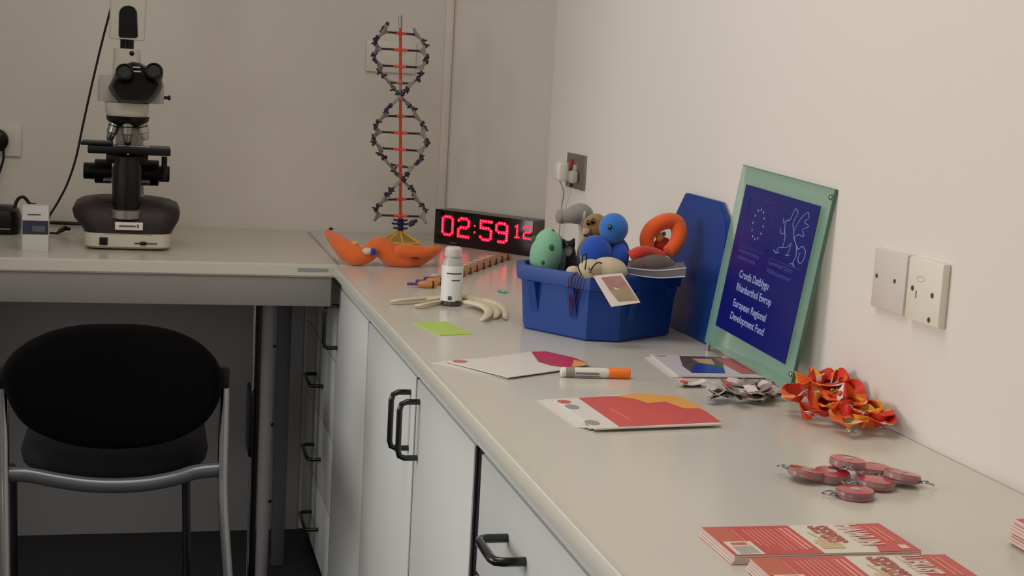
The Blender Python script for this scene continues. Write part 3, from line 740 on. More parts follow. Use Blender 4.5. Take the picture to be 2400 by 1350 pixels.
T = thing('plush_toy', 'blue round-headed plush microbe with one eye, sitting tallest in the tub', 'plush toy', Y(1425, 570, 2.5))
mb = MB(); HD = Y(1438, 535, 2.50); mb.ball(HD, (.0272, .027, .0285), n=30); mb.build('head', bl_m, T, smooth=80)
q = Y(1429, 532, 2.4735)
o = MB().ball(q, (.0042, .003, .0055)).build('eye', mat('navy_eye', (14, 34, 60), .15, coat=.5, var=.05), T)
MB().ball(q+Vector((-.0008, -.003, .001)), (.0012, .0008, .0018)).build('highlight', mat('pale_blue_bead', (120, 170, 205), .2, var=.03), o)
mb = MB(); mb.ball(Y(1396, 594, 2.50), (.031, .030, .034), n=28); mb.ball(Y(1438, 592, 2.52), (.030, .028, .032), n=26); mb.ball(Y(1452, 605, 2.49), (.017, .019, .028), n=22); mb.build('body', bl2_m, T, smooth=80)
MB().box(Y(1366, 607, 2.466), (.009, .003, .012), bev=.001).build('side_tag', mat('pale_blue_tag', (90, 140, 190), .6, var=.05), T)
crm = plush('cream_plush', (196, 182, 150))
T = thing('plush_toy', 'cream plush toy with black string legs lying over the front rim of the tub', 'plush toy', Y(1415, 630, 2.43))
mb = MB(); mb.ball(Y(1425, 636, 2.44), (.036, .036, .026), n=28); mb.ball(Y(1385, 632, 2.43), (.024, .024, .019), n=24); mb.ball(Y(1344, 637, 2.47), (.014, .014, .011), n=18); mb.build('body', crm, T, smooth=80)
for l in (((1365, 617), (1366, 600), (1374, 597), (1374, 612), (1371, 632)), ((1354, 618), (1357, 632), (1364, 646)), ((1382, 640), (1390, 625), (1400, 616), (1411, 617)), ((1350, 640), (1341, 652), (1338, 664))):
    MB().tube(spline([Y(u, v, 2.403) for (u, v) in l], 5), .0012, 6).build('string_leg', mat('black_string', (30, 20, 16), .8, var=.1), T)
# card tag hanging over the front
tg = [Y(1390, 646, 2.385), Y(1458, 640, 2.385), Y(1501, 709, 2.345), Y(1433, 719, 2.345)]
T = thing('card_tag', 'white card tag with pink and brown picture, hanging over the front of the tub', 'tag', sum(tg, Vector())/4)
nn = (tg[1]-tg[0]).cross(tg[3]-tg[0]).normalized()
if nn.y > 0: nn = -nn
MB().poly(tg, .0008, nn).build('card', mat('tag_card', (222, 208, 196), .6, var=.03), T)
def tq(a, b): return tg[0]*(1-a)*(1-b)+tg[1]*a*(1-b)+tg[2]*a*b+tg[3]*(1-a)*b + nn*.0004
mb = MB(); mb.poly([tq(.22, .08), tq(.9, .08), tq(.95, .45), tq(.25, .5)], .0003, nn); mb.build('pink_print', mat('pink_print', (170, 122, 116), .6, var=.3, scale=300), T)
mb = MB(); mb.poly([tq(.24, .5), tq(.95, .46), tq(.96, .93), tq(.32, .88)], .0003, nn); mb.build('brown_print', mat('brown_print', (158, 138, 110), .6, var=.35, scale=300), T)
mb = MB(); mb.tube([tq(.05, .02), Y(1384, 636, 2.40), Y(1380, 628, 2.41)], .0008, 6); mb.build('tag_string', mat('brown_string', (90, 60, 40), .8, var=.1), T)
# strings over the front rim
T = thing('string_tassel', 'thin dark red and brown strings hanging down the front-left face of the tub', 'tassel', Y(1345, 660, 2.40))
st_m = mat('dark_red_thread', (86, 34, 48), .8, var=.2)
def onf(u, v, off=.004):      # a point just outside the front-left tub wall
    nrm = -ta; q0 = TM @ Vector((-La/2*1.0, 0, 0))
    d = _f + CR*((u-1200)/F_PX) - CU*((v-675)/F_PX)
    # the wall flares: take its plane through the base and the rim
    b0 = TM @ Vector((-La/2*1.11-off, 0, Ht-.02)); b1 = TM @ Vector((-La/2*1.02-off, 0, .01)); e = (b1-b0); n_ = e.cross(tb_)
    return CAMP + d*((b0-CAMP).dot(n_)/d.dot(n_))
for k, (u0, u1, v1) in enumerate(((1330, 1337, 738), (1337, 1338, 720), (1345, 1340, 742), (1352, 1346, 700), (1360, 1352, 712))):
    MB().tube(spline([onf(u0+14, 641, .0), onf(u0+3, 655), onf((u0+u1)/2, 690), onf(u1, v1)], 4), .0008, 6).build('strand', st_m, T)
dbm = plush('dark_fuzzy_plush', (92, 76, 70))
T = thing('plush_toy', 'dark grey-brown fuzzy plush lump at the right end of the tub, under the orange one', 'plush toy', Y(1530, 618, 2.46))
mb = MB(); mb.ball(Y(1530, 622, 2.47), (.044, .036, .021), n=26); mb.ball(Y(1500, 625, 2.46), (.02, .02, .016), n=20); mb.build('body', dbm, T, smooth=80)
om = plush('orange_plush', (232, 92, 30)); rom = plush('red_orange_plush', (206, 60, 34))
T = thing('plush_toy', 'orange looped plush tube rising at the right end of the tub', 'plush toy', Y(1555, 570, 2.5))
lp = [Y(u, v, y_) for (u, v, y_) in ((1520, 590, 2.50), (1516, 558, 2.50), (1530, 534, 2.50), (1558, 519, 2.50), (1584, 522, 2.50), (1592, 548, 2.49), (1582, 575, 2.48), (1566, 592, 2.47))]
MB().tube(spline(lp, 6), [.010]+[.0125+.003*math.sin(i/42*PI) for i in range(41)]+[.010], 16).build('loop', om, T, smooth=80)
MB().tube(spline([Y(1478, 603, 2.47), Y(1500, 592, 2.47), Y(1528, 594, 2.48), Y(1556, 606, 2.48)], 6), [.006]+[.012]*17+[.008], 14).build('lower_fold', rom, T, smooth=80)
MB().ball(Y(1553, 575, 2.51), (.018, .01, .016), n=18).build('inner_fold', rom, T, smooth=80)
o = MB().ball(Y(1546, 556, 2.50), (.008, .006, .009)).build('yellow_patch', plush('yellow_felt', (206, 146, 66)), T, smooth=80)
MB().ball(Y(1556, 548, 2.497), (.004, .004, .0045)).build('blue_dot', plush('blue_felt', (90, 96, 140)), T, smooth=80)
# booklet / clear-sided case laid over the rim at the right
bk = [Y(1486, 634, 2.43), Y(1600, 624, 2.395), Y(1606, 622, 2.50), Y(1500, 628, 2.54)]
T = thing('open_booklet', 'thin grey-sided booklet lying across the right rim of the tub', 'booklet', sum(bk, Vector())/4)
P4 = [Y(1470, 642, 2.43), Y(1540, 651, 2.41), Y(1606, 648, 2.38)]
Q4 = [Y(1470, 628, 2.43), Y(1540, 634, 2.41), Y(1608, 628, 2.38)]
back = Vector((.03, .09, 0))
mb = MB(); pb = spline(P4, 5); qt = spline(Q4, 5)
mb.loft([[a, b, b+back, a+back] for a, b in zip(pb, qt)]); mb.build('page_block', mat('grey_pages', (104, 100, 104), .4, var=.12, scale=100), T)
for l in (P4, Q4): MB().tube(spline(l, 5), .0012, 6).build('cover_edge', mat('pale_edge', (186, 188, 196), .4, var=.05), T)
#@@NEXT3
# ============================================================ GLASS SIGN
gyaw, glean, groll, gL, gh = -.006, .132, .041, .355, .322
gx = Vector((math.sin(gyaw), math.cos(gyaw), 0)); gn = Vector((math.cos(gyaw), -math.sin(gyaw), 0))
gup = Vector((0, 0, 1))*math.cos(glean) + gn*math.sin(glean)
ga = gx*math.cos(groll) + gup*math.sin(groll); gb_ = -gx*math.sin(groll) + gup*math.cos(groll)
gnear = Vector((.972, 2.005, ZT))
GM = frame(gnear+ga*gL, -ga, gb_); zs_ = 1    # origin far foot, x towards the viewer, y up, z to the room
T = thing('glass_sign', 'green-edged glass sign with a dark blue bilingual panel, leaning on the right wall', 'sign', gnear+ga*gL/2)
def GP(u, v):
    n_ = GM.to_3x3() @ Vector((0, 0, 1)); d = _f + CR*((u-1200)/F_PX) - CU*((v-675)/F_PX)
    q = CAMP + d*((GM.translation-CAMP).dot(n_)/d.dot(n_)); return GM.inverted() @ q
gx0, gx1 = 0, gL; px0, px1, py0, py1 = .034, .324, .038, .292
q = GM @ Vector((.012, 0, -.003)); MB().lathe([(.004, ZT), (.004, q.z+.002)], 14, Matrix.Translation((q.x, q.y, 0))).build('foot_peg', steel_m, T)
glass_m = mat('green_tinted_glass', (150, 194, 172), .08, alpha=.42)
gedge_m = mat('glass_edge', (84, 112, 100), .2, var=.1)
mb = MB(); mb.box(((gx0+gx1)/2, gh/2, -.003*zs_), (gx1-gx0, gh, .006), GM); o = mb.build('glass_pane', glass_m, T)
mb = MB(); mb.box((gx1+.0006, gh/2, -.003*zs_), (.0012, gh, .0062), GM); mb.build('near_edge', gedge_m, o)
mb = MB(); mb.box(((gx0+gx1)/2, gh+.0005, -.003*zs_), (gx1-gx0, .001, .0062), GM); mb.build('top_edge', gedge_m, o)
pan = MB().box(((px0+px1)/2, (py0+py1)/2, .0006*zs_), (px1-px0, py1-py0, .001), GM).build('blue_panel', mat('royal_blue_panel', (20, 22, 108), .28, var=.05), T)
for (u, v) in ((1950, 463), (1866, 884)):
    l = GP(u, v); MB().lathe([(.0045, -.010), (.0045, .002), (.003, .003)], 16, GM @ Matrix.Translation((min(l.x, gx1-.006), l.y, 0))).build('fixing_stud', steel_m, T)
let_m = mat('pale_blue_lettering', (150, 165, 214), .5, var=.03); dim_m = mat('dim_violet_lettering', (84, 80, 150), .5, var=.03)
PW, PH = px1-px0, py1-py0
def pm(fx, fy): return GM @ Matrix.Translation((px0+PW*fx, py0+PH*fy, .0012*zs_))
lh = PH*.072
for k, ln in enumerate(("Cronfa Datblygu", "Rhanbarthol Ewrop", "European Regional", "Development Fund")):
    y_ = (.385, .295, .185, .095)[k]; text(ln, lh, pm(.18, y_), let_m, pan, 'lettering', ext=.0002, sx=1.0, bold=.0003)
for k, ln in enumerate(("UNDEB EWROPEAIDD", "EUROPEAN UNION")): text(ln, PH*.034, pm(.10, .545-.045*k), dim_m, pan, 'small_lettering', ext=.0002)
for k, ln in enumerate(("Llywodraeth Cymru", "Welsh Government")): text(ln, PH*.045, pm(.53, .545-.055*k), dim_m, pan, 'small_lettering', ext=.0002)
def q3(fx, fy): return GM @ Vector((px0+PW*fx, py0+PH*fy, .0014*zs_))
mb = MB(); mb.tube([q3(.10, .93), q3(.47, .93), q3(.47, .60), q3(.10, .60)], .0003, 6, close=True); mb.build('logo_frame', dim_m, pan)
mb = MB()
for k in range(12):
    a = 2*PI*k/12; c_ = Vector((px0+PW*.285+.0215*math.cos(a), py0+PH*.765+.0255*math.sin(a), .0012*zs_))
    pts = []
    for j in range(10):
        r = .0030 if j % 2 == 0 else .0013; b_ = PI/2+PI*j/5; pts.append(GM @ (c_+Vector((r*math.cos(b_), r*math.sin(b_), 0))))
    mb.poly(pts, .0003)
tag(mb.build('star_circle', let_m, pan))
# the rampant dragon in line work
mb = MB()
for ln, r in ((((.60, .63), (.62, .67), (.66, .68), (.67, .74), (.64, .80), (.64, .85), (.68, .86), (.70, .90), (.72, .94), (.76, .92), (.74, .88), (.73, .84), (.76, .80), (.78, .76), (.83, .72), (.86, .70)), .0006),
              (((.56, .645), (.60, .63), (.64, .645)), .0006), (((.66, .68), (.72, .69), (.75, .72)), .0006),
              (((.76, .80), (.80, .88), (.87, .94), (.90, .91), (.86, .88), (.92, .86), (.86, .83), (.89, .79), (.82, .79), (.78, .76)), .0005),
              (((.83, .72), (.85, .66), (.83, .61), (.86, .59)), .0007), (((.80, .60), (.84, .605)), .0006), (((.76, .73), (.75, .66), (.72, .64)), .0006), (((.72, .64), (.77, .645)), .0005),
              (((.86, .70), (.90, .73), (.95, .70), (.94, .64), (.90, .625), (.88, .65), (.89, .69)), .0006),
              (((.64, .85), (.61, .83), (.60, .86)), .0005), (((.65, .77), (.61, .76), (.59, .79)), .0005)):
    mb.tube(spline([q3(*p) for p in ln], 4), r, 6)
mb.build('dragon_emblem', let_m, pan)
mb = MB(); mb.tube([q3(.10, .585), q3(.44, .585)], .0003, 6); mb.tube([q3(.53, .585), q3(.93, .585)], .0003, 6); mb.build('rule_line', dim_m, pan)

# ============================================================ SOCKET PLATES ON THE RIGHT WALL
def plate(y0, y1, z0, z1, m, d=.009):
    return MB().box((XW-d/2, (y0+y1)/2, (z0+z1)/2), (d, y1-y0, z1-z0), bev=.0022)
def WX(u, v, x=None): return W(u, v, 0, XW-.009 if x is None else x)
a, c = WX(2050, 578), WX(2128, 739)
yb, ya = WX(2045, 650).y, WX(2121, 665).y; z1, z0 = WX(2080, 586).z, WX(2078, 729).z
T = thing('blank_plate', 'square white blanking plate with two screws, beside the tall socket plate on the right wall', 'wall plate', (XW, (ya+yb)/2, (z0+z1)/2))
T['label'] = 'square white blank plate with two screws on the right wall, nearer the glass sign'
plate(ya, yb, z0, z1, 0).build('plate', cream_m, T)
scr = mat('dark_screw', (100, 84, 76), .4, metal=.5, var=.1)
for (u, v) in ((2055, 646), (2097, 659)):
    p = WX(u, v); MB().lathe([(.0032, -.001), (.0032, .0006), (.001, .001)], 12, Matrix.Translation(p) @ Matrix.Rotation(-PI/2, 4, 'Y')).build('screw', scr, T)
yb, ya = WX(2130, 670).y, WX(2209, 696).y; z1, z0 = WX(2180, 611).z, WX(2160, 757).z
T = thing('socket_plate', 'square white telephone socket plate with small slots, right-hand one of the pair on the wall', 'wall plate', (XW, (ya+yb)/2, (z0+z1)/2))
pl_ = plate(ya, yb, z0, z1, 0, .012).build('plate', mat('ivory_plastic', (226, 222, 206), .38, var=.01), T)
for (u, v) in ((2139, 675), (2185, 693), (2177, 750)):
    p = WX(u, v, XW-.012); MB().lathe([(.0036, -.001), (.0036, .0006), (.001, .001)], 12, Matrix.Translation(p) @ Matrix.Rotation(-PI/2, 4, 'Y')).build('screw', scr, T)
p = WX(2147, 690, XW-.012); MB().box(p, (.001, .0022, .010)).build('slot', mat('slot_shade', (120, 112, 104), .6, var=.1), pl_)
mb = MB(); pts = [WX(u, v, XW-.0122) for (u, v) in ((2150, 650), (2157, 648), (2166, 652), (2166, 658), (2157, 660), (2150, 656))]; mb.tube(spline(pts, 3, True), .0003, 6, close=True); mb.build('embossed_mark', mat('grey_mark', (170, 164, 152), .5, var=.05), pl_)
# brushed steel double socket with plugs
yb, ya = WX(1325, 400).y, WX(1366, 405).y; z1, z0 = WX(1348, 361).z, WX(1343, 442).z
T = thing('steel_socket', 'brushed steel double wall socket with a red switch above the clock and tub', 'socket', (XW, (ya+yb)/2, (z0+z1)/2))
pl_ = plate(ya, yb, z0, z1, 0, .007).build('plate', steel_m, T)
yc = (ya+yb)/2
for (dy, m_) in ((.028, mat('red_switch', (176, 60, 58), .4, var=.05)), (-.012, mat('pale_switch', (180, 178, 170), .4, var=.03))):
    MB().box((XW-.010, yc+dy, z1-.026-(.012 if dy < 0 else 0)), (.008, .012, .024), bev=.002).build('switch', m_, pl_)
MB().box((XW-.0085, yc+.02, (z0+z1)/2-.02), (.003, .006, .04)).build('socket_slot', gap_m, pl_)
T = thing('white_plug', 'white plug in the steel double socket, its thin lead hanging down the corner', 'plug', (XW-.02, yb-.03, z0+.04))
MB().box((XW-.024, yb-.018, z0+.038), (.032, .040, .048), bev=.008, seg=3).build('plug_body', white_m, T)
pts = [Vector((XW-.03, yb-.02, z0+.018)), WX(1321, 450, XW-.02), WX(1317, 480, XW-.012), WX(1314, 510, XW-.012), Vector((XW-.012, WX(1314, 510).y, ZT+.004))]
MB().tube(spline(pts, 6), .0016, 8).build('lead', mat('grey_lead', (150, 142, 134), .5, var=.05), T)
T = thing('white_plug', 'small white plug in the near half of the steel double socket', 'plug', (XW-.02, ya+.04, z0+.03))
MB().box((XW-.0175, yc-.024, z0+.030), (.020, .028, .030), bev=.006, seg=3).build('plug_body', mat('pale_grey_plastic', (176, 174, 168), .4, var=.02), T)

# ============================================================ ORANGE PLUSH ON THE WORKTOP
oy = B(950, 628).y+.027
om2 = plush('orange_fleece', (226, 104, 40))
T = thing('plush_toy', 'long wavy orange plush toy lying on the worktop in front of the helix model', 'plush toy', Y(895, 600, oy))
cl = [(765, 541, 5), (776, 553, 13), (795, 571, 20), (815, 589, 25), (838, 600, 24), (858, 597, 20), (872, 586, 20), (887, 576, 22), (903, 585, 25), (922, 601, 27), (948, 606, 26), (975, 603, 24), (1000, 595, 18), (1018, 588, 12), (1031, 581, 7)]
pts = []; rr = []
oyk = [0.10, .085, .05, .02, .0, .0, .0, .0, .0, .0, .0, .01, .02, .03, .04]
for (u, v, r), dy in zip(cl, oyk): pts.append(Y(u, v, oy+dy)); rr.append(r*oy/F_PX)
sp = spline(pts, 6); rs = []
for i in range(len(rr)-1): rs += [rr[i]+(rr[i+1]-rr[i])*k/6 for k in range(6)]
rs.append(rr[-1])
bd = MB().tube(sp, rs, 22); low = min(v_.co.z for v_ in bd.bm.verts)
for v_ in bd.bm.verts:
    if v_.co.z < ZT+.001: v_.co.z = ZT+.001
bd.build('body', om2, T, smooth=80)
fl = [(924, 586, 8), (935, 588, 15), (955, 589, 17), (980, 591, 16), (1003, 589, 12), (1024, 583, 6)]
MB().tube(spline([Y(u, v, oy-.021) for (u, v, r) in fl], 5), sum([[r*oy/F_PX+(k/5)*((fl[min(i+1, 5)][2]-r)*oy/F_PX) for k in range(5)] for i, (u, v, r) in enumerate(fl[:-1])], [])+[6*oy/F_PX], 18).build('upper_lip', om2, T, smooth=80)
mb = MB(); mb.ball(Y(973, 604, oy-.0285), (.011, .006, .0028)); mb.build('mouth', mat('brown_felt', (86, 30, 18), .9, bump=.3, scale=500), T)
o = MB().ball(Y(862, 589, oy-.018), (.014, .012, .0085), n=22).build('eye', plush('white_fleece', (214, 196, 184)), T, smooth=80)
MB().ball(Y(874, 590, oy-.020), (.010, .012, .0092), n=22).build('iris', plush('blue_fleece', (50, 46, 140)), T, smooth=80)
MB().ball(Y(833, 570, oy+.01), (.010, .012, .006)).build('yellow_fin', plush('yellow_fleece', (226, 170, 60)), T, smooth=80)
MB().ball(Y(776, 536, oy+.09), (.006, .006, .0035)).build('dark_tip', plush('black_fleece', (40, 24, 16)), T, smooth=80)

# ============================================================ WHITE BOTTLE
bp = B(1058, 716); by = bp.y+.005
T = thing('bottle', 'white plastic bottle with printed label and frosted cap, standing near the clock', 'bottle', (bp.x, by, ZT))
rb = (Y(1083, 700, by).x-Y(1033, 700, by).x)/2; hb_ = Y(1058, 577, by).z-ZT
zl = lambda v: Y(1058, v, by).z-ZT
BM = Matrix.Translation((bp.x, by, ZT))
MB().lathe([(rb*.9, 0), (rb*1.0, .003), (rb, .0105)], 32, BM).build('base_band', mat('dark_grey_liquid', (74, 72, 70), .2, var=.05), T)
MB().lathe([(rb, .0106), (rb, zl(624)), (rb*.98, zl(621))], 32, BM).build('label', mat('white_label', (226, 226, 222), .4, var=.01), T)
MB().lathe([(rb*.97, zl(621.5)), (rb*.93, zl(612)), (rb*.72, zl(603)), (rb*.72, zl(597))], 32, BM).build('shoulder', mat('frosted_plastic', (206, 200, 196), .25, trans=.25, var=.02), T)
cp = MB().lathe([(rb*.80, zl(600)), (rb*.82, zl(598)), (rb*.76, zl(582)), (rb*.6, zl(578)), (rb*.2, zl(577))], 32, BM).build('cap', mat('pale_cap', (224, 214, 210), .25, trans=.15, var=.02), T)
prt = mat('dark_label_print', (70, 74, 78), .5, var=.3, scale=400)
def onb(ang, z, w_, h_):
    """short printed stroke wrapped on the bottle"""
    n = 6; r0, r1 = rb+.0001, rb+.0004; m_ = MB(); rings = []
    for k in range(n+1):
        a = ang + w_/rb*(k/n-.5); d = Vector((math.sin(a), -math.cos(a), 0)); o_ = Vector((bp.x, by, 0))
        rings.append([o_+d*r0+Vector((0, 0, ZT+z)), o_+d*r1+Vector((0, 0, ZT+z)), o_+d*r1+Vector((0, 0, ZT+z+h_)), o_+d*r0+Vector((0, 0, ZT+z+h_))])
    return m_.loft(rings)
g = bpy.data.objects[ 'label'] if False else None
for (a, v, w_, h_) in ((0, 640, .034, .0028), (.15, 655, .018, .0018), (-.35, 700, .008, .008), (.4, 703, .010, .0015)):
    onb(a, zl(v), w_, h_).build('printed_line', prt, T)

# ============================================================ STRIPED STICKS IN A ROW
stk_m = mat('orange_stick', (196, 134, 76), .4, var=.25, scale=300); stkb = mat('brown_stick', (164, 112, 82), .4, var=.3, scale=300)
pur_m = mat('purple_tip', (86, 62, 128), .4, var=.05); ptip_m = mat('pale_tip', (206, 186, 172), .4, var=.05)
a0, a1 = B(1003, 667, .008), B(1180, 603, .008)
n = 12
base_st = None
for k in range(n):
    t = k/(n-1); c_ = a0*(1-t)+a1*t
    pur = k < 3
    T = thing('marker_pen', 'x', 'pen', (c_.x, c_.y, ZT), -.06, 'row of short orange and brown pens beside the clock')
    T['label'] = ('short orange pen with purple tip, nearest the front of the staggered row', 'short orange pen with purple tip, second from the front of the staggered row', 'short brown pen with purple tip, third from the front of the staggered row')[k] if pur else 'short brown-orange pen with a pale tip in the staggered row before the clock'
    if k in (0, 3) or pur:
        L = .046; m_ = Matrix.Translation((c_.x, c_.y, ZT+.0085)) @ Matrix.Rotation(-.06, 4, 'Z') @ Matrix.Rotation(PI/2, 4, 'Y')
        MB().lathe([(.004, -.023), (.0075, -.016), (.0085, -.006), (.008, .008), (.0055, .018), (.003, .021)], 14, m_).build('barrel', stk_m if k < 2 else stkb, T)
        MB().lathe([(.0032, -.046), (.0035, -.044), (.0035, -.020)], 12, m_).build('tip', pur_m if pur else ptip_m, T)
        MB().lathe([(.0082, .009), (.0082, .013)], 14, m_).build('dark_band', mat('dark_band', (50, 30, 26), .5, var=.1), T)
        if k == 3: base_st = T
    else:
        for ch in [x for x in bpy.data.objects if x.parent == base_st]:
            cc = ch.copy(); COL.objects.link(cc); cc.parent = T

# ============================================================ CREAM GLOVE, NOTE, SCRAP
gl_m = mat('cream_rubber', (214, 200, 172), .6, var=.05, scale=80)
T = thing('rubber_glove', 'cream rubber glove lying flat behind and around the white bottle', 'glove', B(1060, 706))
def gtube(l, nm):
    pts = [B(u, v, r*2.2*by/F_PX*.5) for (u, v, r) in l]; rr_ = [r*by/F_PX for (u, v, r) in l]; s_ = spline(pts, 5); q_ = []
    for i in range(len(rr_)-1): q_ += [rr_[i]+(rr_[i+1]-rr_[i])*k/5 for k in range(5)]
    q_.append(rr_[-1]); m_ = MB().tube(s_, q_, 16, flat=.5)
    for v_ in m_.bm.verts:
        v_.co.z = max(v_.co.z, ZT+.0006)
    return m_.build(nm, gl_m, T, smooth=80)
gtube([(1000, 702, 9), (1040, 697, 12), (1085, 696, 14), (1120, 702, 14), (1140, 708, 10)], 'palm')
gtube([(917, 707, 5), (930, 705, 9), (965, 702, 10), (1000, 699, 9), (1040, 697, 9)], 'finger')
gtube([(975, 716, 5), (988, 715, 9), (1010, 710, 8), (1045, 704, 8)], 'finger')
gtube([(1100, 702, 12), (1140, 705, 13), (1168, 715, 12), (1182, 730, 9), (1184, 746, 5)], 'finger')
gtube([(1095, 708, 12), (1130, 716, 13), (1146, 728, 12), (1140, 742, 9), (1128, 750, 5)], 'finger')
gtube([(1110, 708, 10), (1150, 717, 11), (1164, 732, 10), (1160, 744, 5)], 'finger')
note = [B(967, 757), B(1048, 755), B(1107, 784), B(1030, 787)]
mb = MB(); mb.poly([p+Vector((0, 0, .0012)) for p in note], .0011, (0, 0, 1)); tag(mb.build('sticky_note', mat('lime_paper', (176, 204, 96), .6, var=.03)), 'lime green paper note lying flat near the front edge, before the white bottle', 'note')
mb = MB(); c_ = B(1181, 683, .003); mb.ball(c_, (.008, .012, .0028), n=10); mb.ball(c_+Vector((-.006, .012, 0)), (.006, .008, .0028), n=8); tag(mb.build('paper_scrap', mat('teal_scrap', (130, 178, 160), .6, var=.1)), 'tiny teal green scrap on the worktop left of the blue tub', 'scrap')

# ============================================================ BROCHURES AND MARKER
def sheet(name, pts, z, th, m, parent=None):
    mb = MB(); mb.poly([B(u, v, z) for (u, v) in pts], th, (0, 0, 1)); return mb.build(name, m, parent)
coral = mat('coral_print', (206, 76, 70), .35, var=.08, vscale=8); magen = mat('crimson_print', (190, 44, 72), .35, var=.1, vscale=10)
amber = mat('amber_print', (222, 160, 70), .4, var=.08); gpr = mat('grey_logo_print', (150, 146, 142), .5, var=.1); rlog = mat('red_logo_print', (206, 110, 98), .5, var=.1)
paper2 = mat('brochure_paper', (222, 217, 208), .35, var=.01)
# stack in the middle of the worktop
T = thing('brochure', 'red and yellow covered brochure on top of the fanned stack in the middle', 'brochure', B(1500, 960))
sheet('pages', [(1300, 936), (1395, 1004), (1690, 993), (1655, 965), (1590, 930), (1500, 922)], .006, .0022, paper2, T)
sheet('red_cover', [(1355, 932), (1452, 1000), (1690, 989), (1655, 964), (1615, 946), (1560, 938), (1500, 926), (1420, 929)], .0063, .0002, coral, T)
sheet('yellow_stripe', [(1440, 928), (1500, 921), (1590, 929), (1652, 957), (1604, 957), (1560, 941), (1520, 945), (1490, 935)], .0066, .0002, amber, T)
def disc(u, v, z, rx, ry, m, parent, nm):
    mb = MB(); c = B(u, v, z); mb.poly([c+Vector((rx*math.cos(a), ry*math.sin(a), 0)) for a in [2*PI*k/20 for k in range(20)]], .0002, (0, 0, 1)); return mb.build(nm, m, parent)
disc(1322, 941, .0064, .010, .011, mat('red_ring_print', (196, 90, 84), .5, var=.05), T, 'round_logo'); disc(1341, 953, .0064, .010, .014, gpr, T, 'grey_logo'); disc(1388, 990, .0064, .010, .014, gpr, T, 'crest_logo')
mb = MB(); mb.tube([B(1430, 958, .0066), B(1478, 983, .0066)], .0006, 5); mb.build('title_line', mat('pale_red_print', (228, 130, 120), .5, var=.02), T)
labs = ['white brochure page just under the red and yellow brochure', 'white brochure page in the middle of the fanned stack of brochures', 'lowest white page sticking out furthest left of the fanned stack of brochures']
for k, (dx, dy) in enumerate(((-14, 0), (-27, 0), (-42, 2))):
    mb = MB(); mb.poly([B(u+dx*(1 if u < 1450 else .2), v+dy+(-k*2 if u > 1350 and u < 1450 else 0), .0036-.0012*k) for (u, v) in ((1300, 936), (1395, 1004), (1680, 994), (1590, 931), (1500, 924))], .0010, (0, 0, 1))
    tag(mb.build('brochure', paper2), labs[k], 'brochure', 'fanned stack of brochures')
# left open brochure
T = thing('brochure', 'white open leaflet with a crimson corner, left on the worktop before the tub', 'leaflet', B(1200, 860))
mb = MB(); mb.poly([B(1040, 846, .003), B(1192, 884, .0045), B(1320, 866, .004), B(1385, 852, .005), B(1260, 822, .004), B(1140, 838, .003)], .0012, (0, 0, 1)); mb.build('page', paper2, T)
sheet('crimson_corner', [(1246, 824), (1279, 823), (1345, 838), (1378, 851), (1372, 857), (1330, 861), (1290, 855), (1262, 846)], .0056, .0003, magen, T)
sheet('orange_corner', [(1345, 843), (1378, 851), (1372, 856), (1340, 860)], .0059, .0002, amber, T); disc(1078, 846, .0040, .012, .010, rlog, T, 'round_logo')
mb = MB(); mb.poly([B(1012, 850, .001), B(1040, 847, .001), B(1205, 882, .001), B(1190, 886, .001)], .0008, (0, 0, 1)); tag(mb.build('leaflet', paper2), 'thin white leaflet sticking out underneath the open one with the crimson corner', 'leaflet')
# right photo brochure
T = thing('brochure', 'brochure with a dark, blue and red cover photo, lying before the glass sign', 'brochure', B(1680, 858))
sheet('cover', [(1523, 829), (1590, 880), (1815, 884), (1765, 838)], .004, .0022, mat('pale_mauve_paper', (212, 202, 206), .3, var=.02), T)
sheet('dark_photo', [(1592, 834), (1600, 858), (1620, 872), (1700, 874), (1690, 836)], .0043, .0002, mat('dark_photo_print', (92, 76, 78), .3, var=.6, scale=260, vscale=60), T)
sheet('blue_photo', [(1632, 852), (1660, 856), (1695, 864), (1700, 874), (1620, 873)], .0046, .0002, mat('cobalt_print', (36, 60, 160), .3, var=.1), T)
sheet('red_photo', [(1672, 838), (1725, 840), (1790, 876), (1740, 876), (1712, 862)], .0046, .0002, mat('dusky_red_print', (186, 84, 88), .3, var=.3, vscale=60), T)
sheet('amber_photo', [(1622, 840), (1668, 842), (1676, 855), (1640, 850)], .0046, .0002, mat('straw_print', (206, 168, 110), .3, var=.2, vscale=60), T)
disc(1550, 834, .0042, .010, .006, gpr, T, 'grey_logo')
mb = MB(); mb.poly([B(1513, 838, .0015), B(1575, 884, .0015), B(1600, 884, .0015), B(1530, 834, .0015)], .001, (0, 0, 1)); tag(mb.build('leaflet', paper2), 'white leaflet edge showing under the photo-covered brochure', 'leaflet')
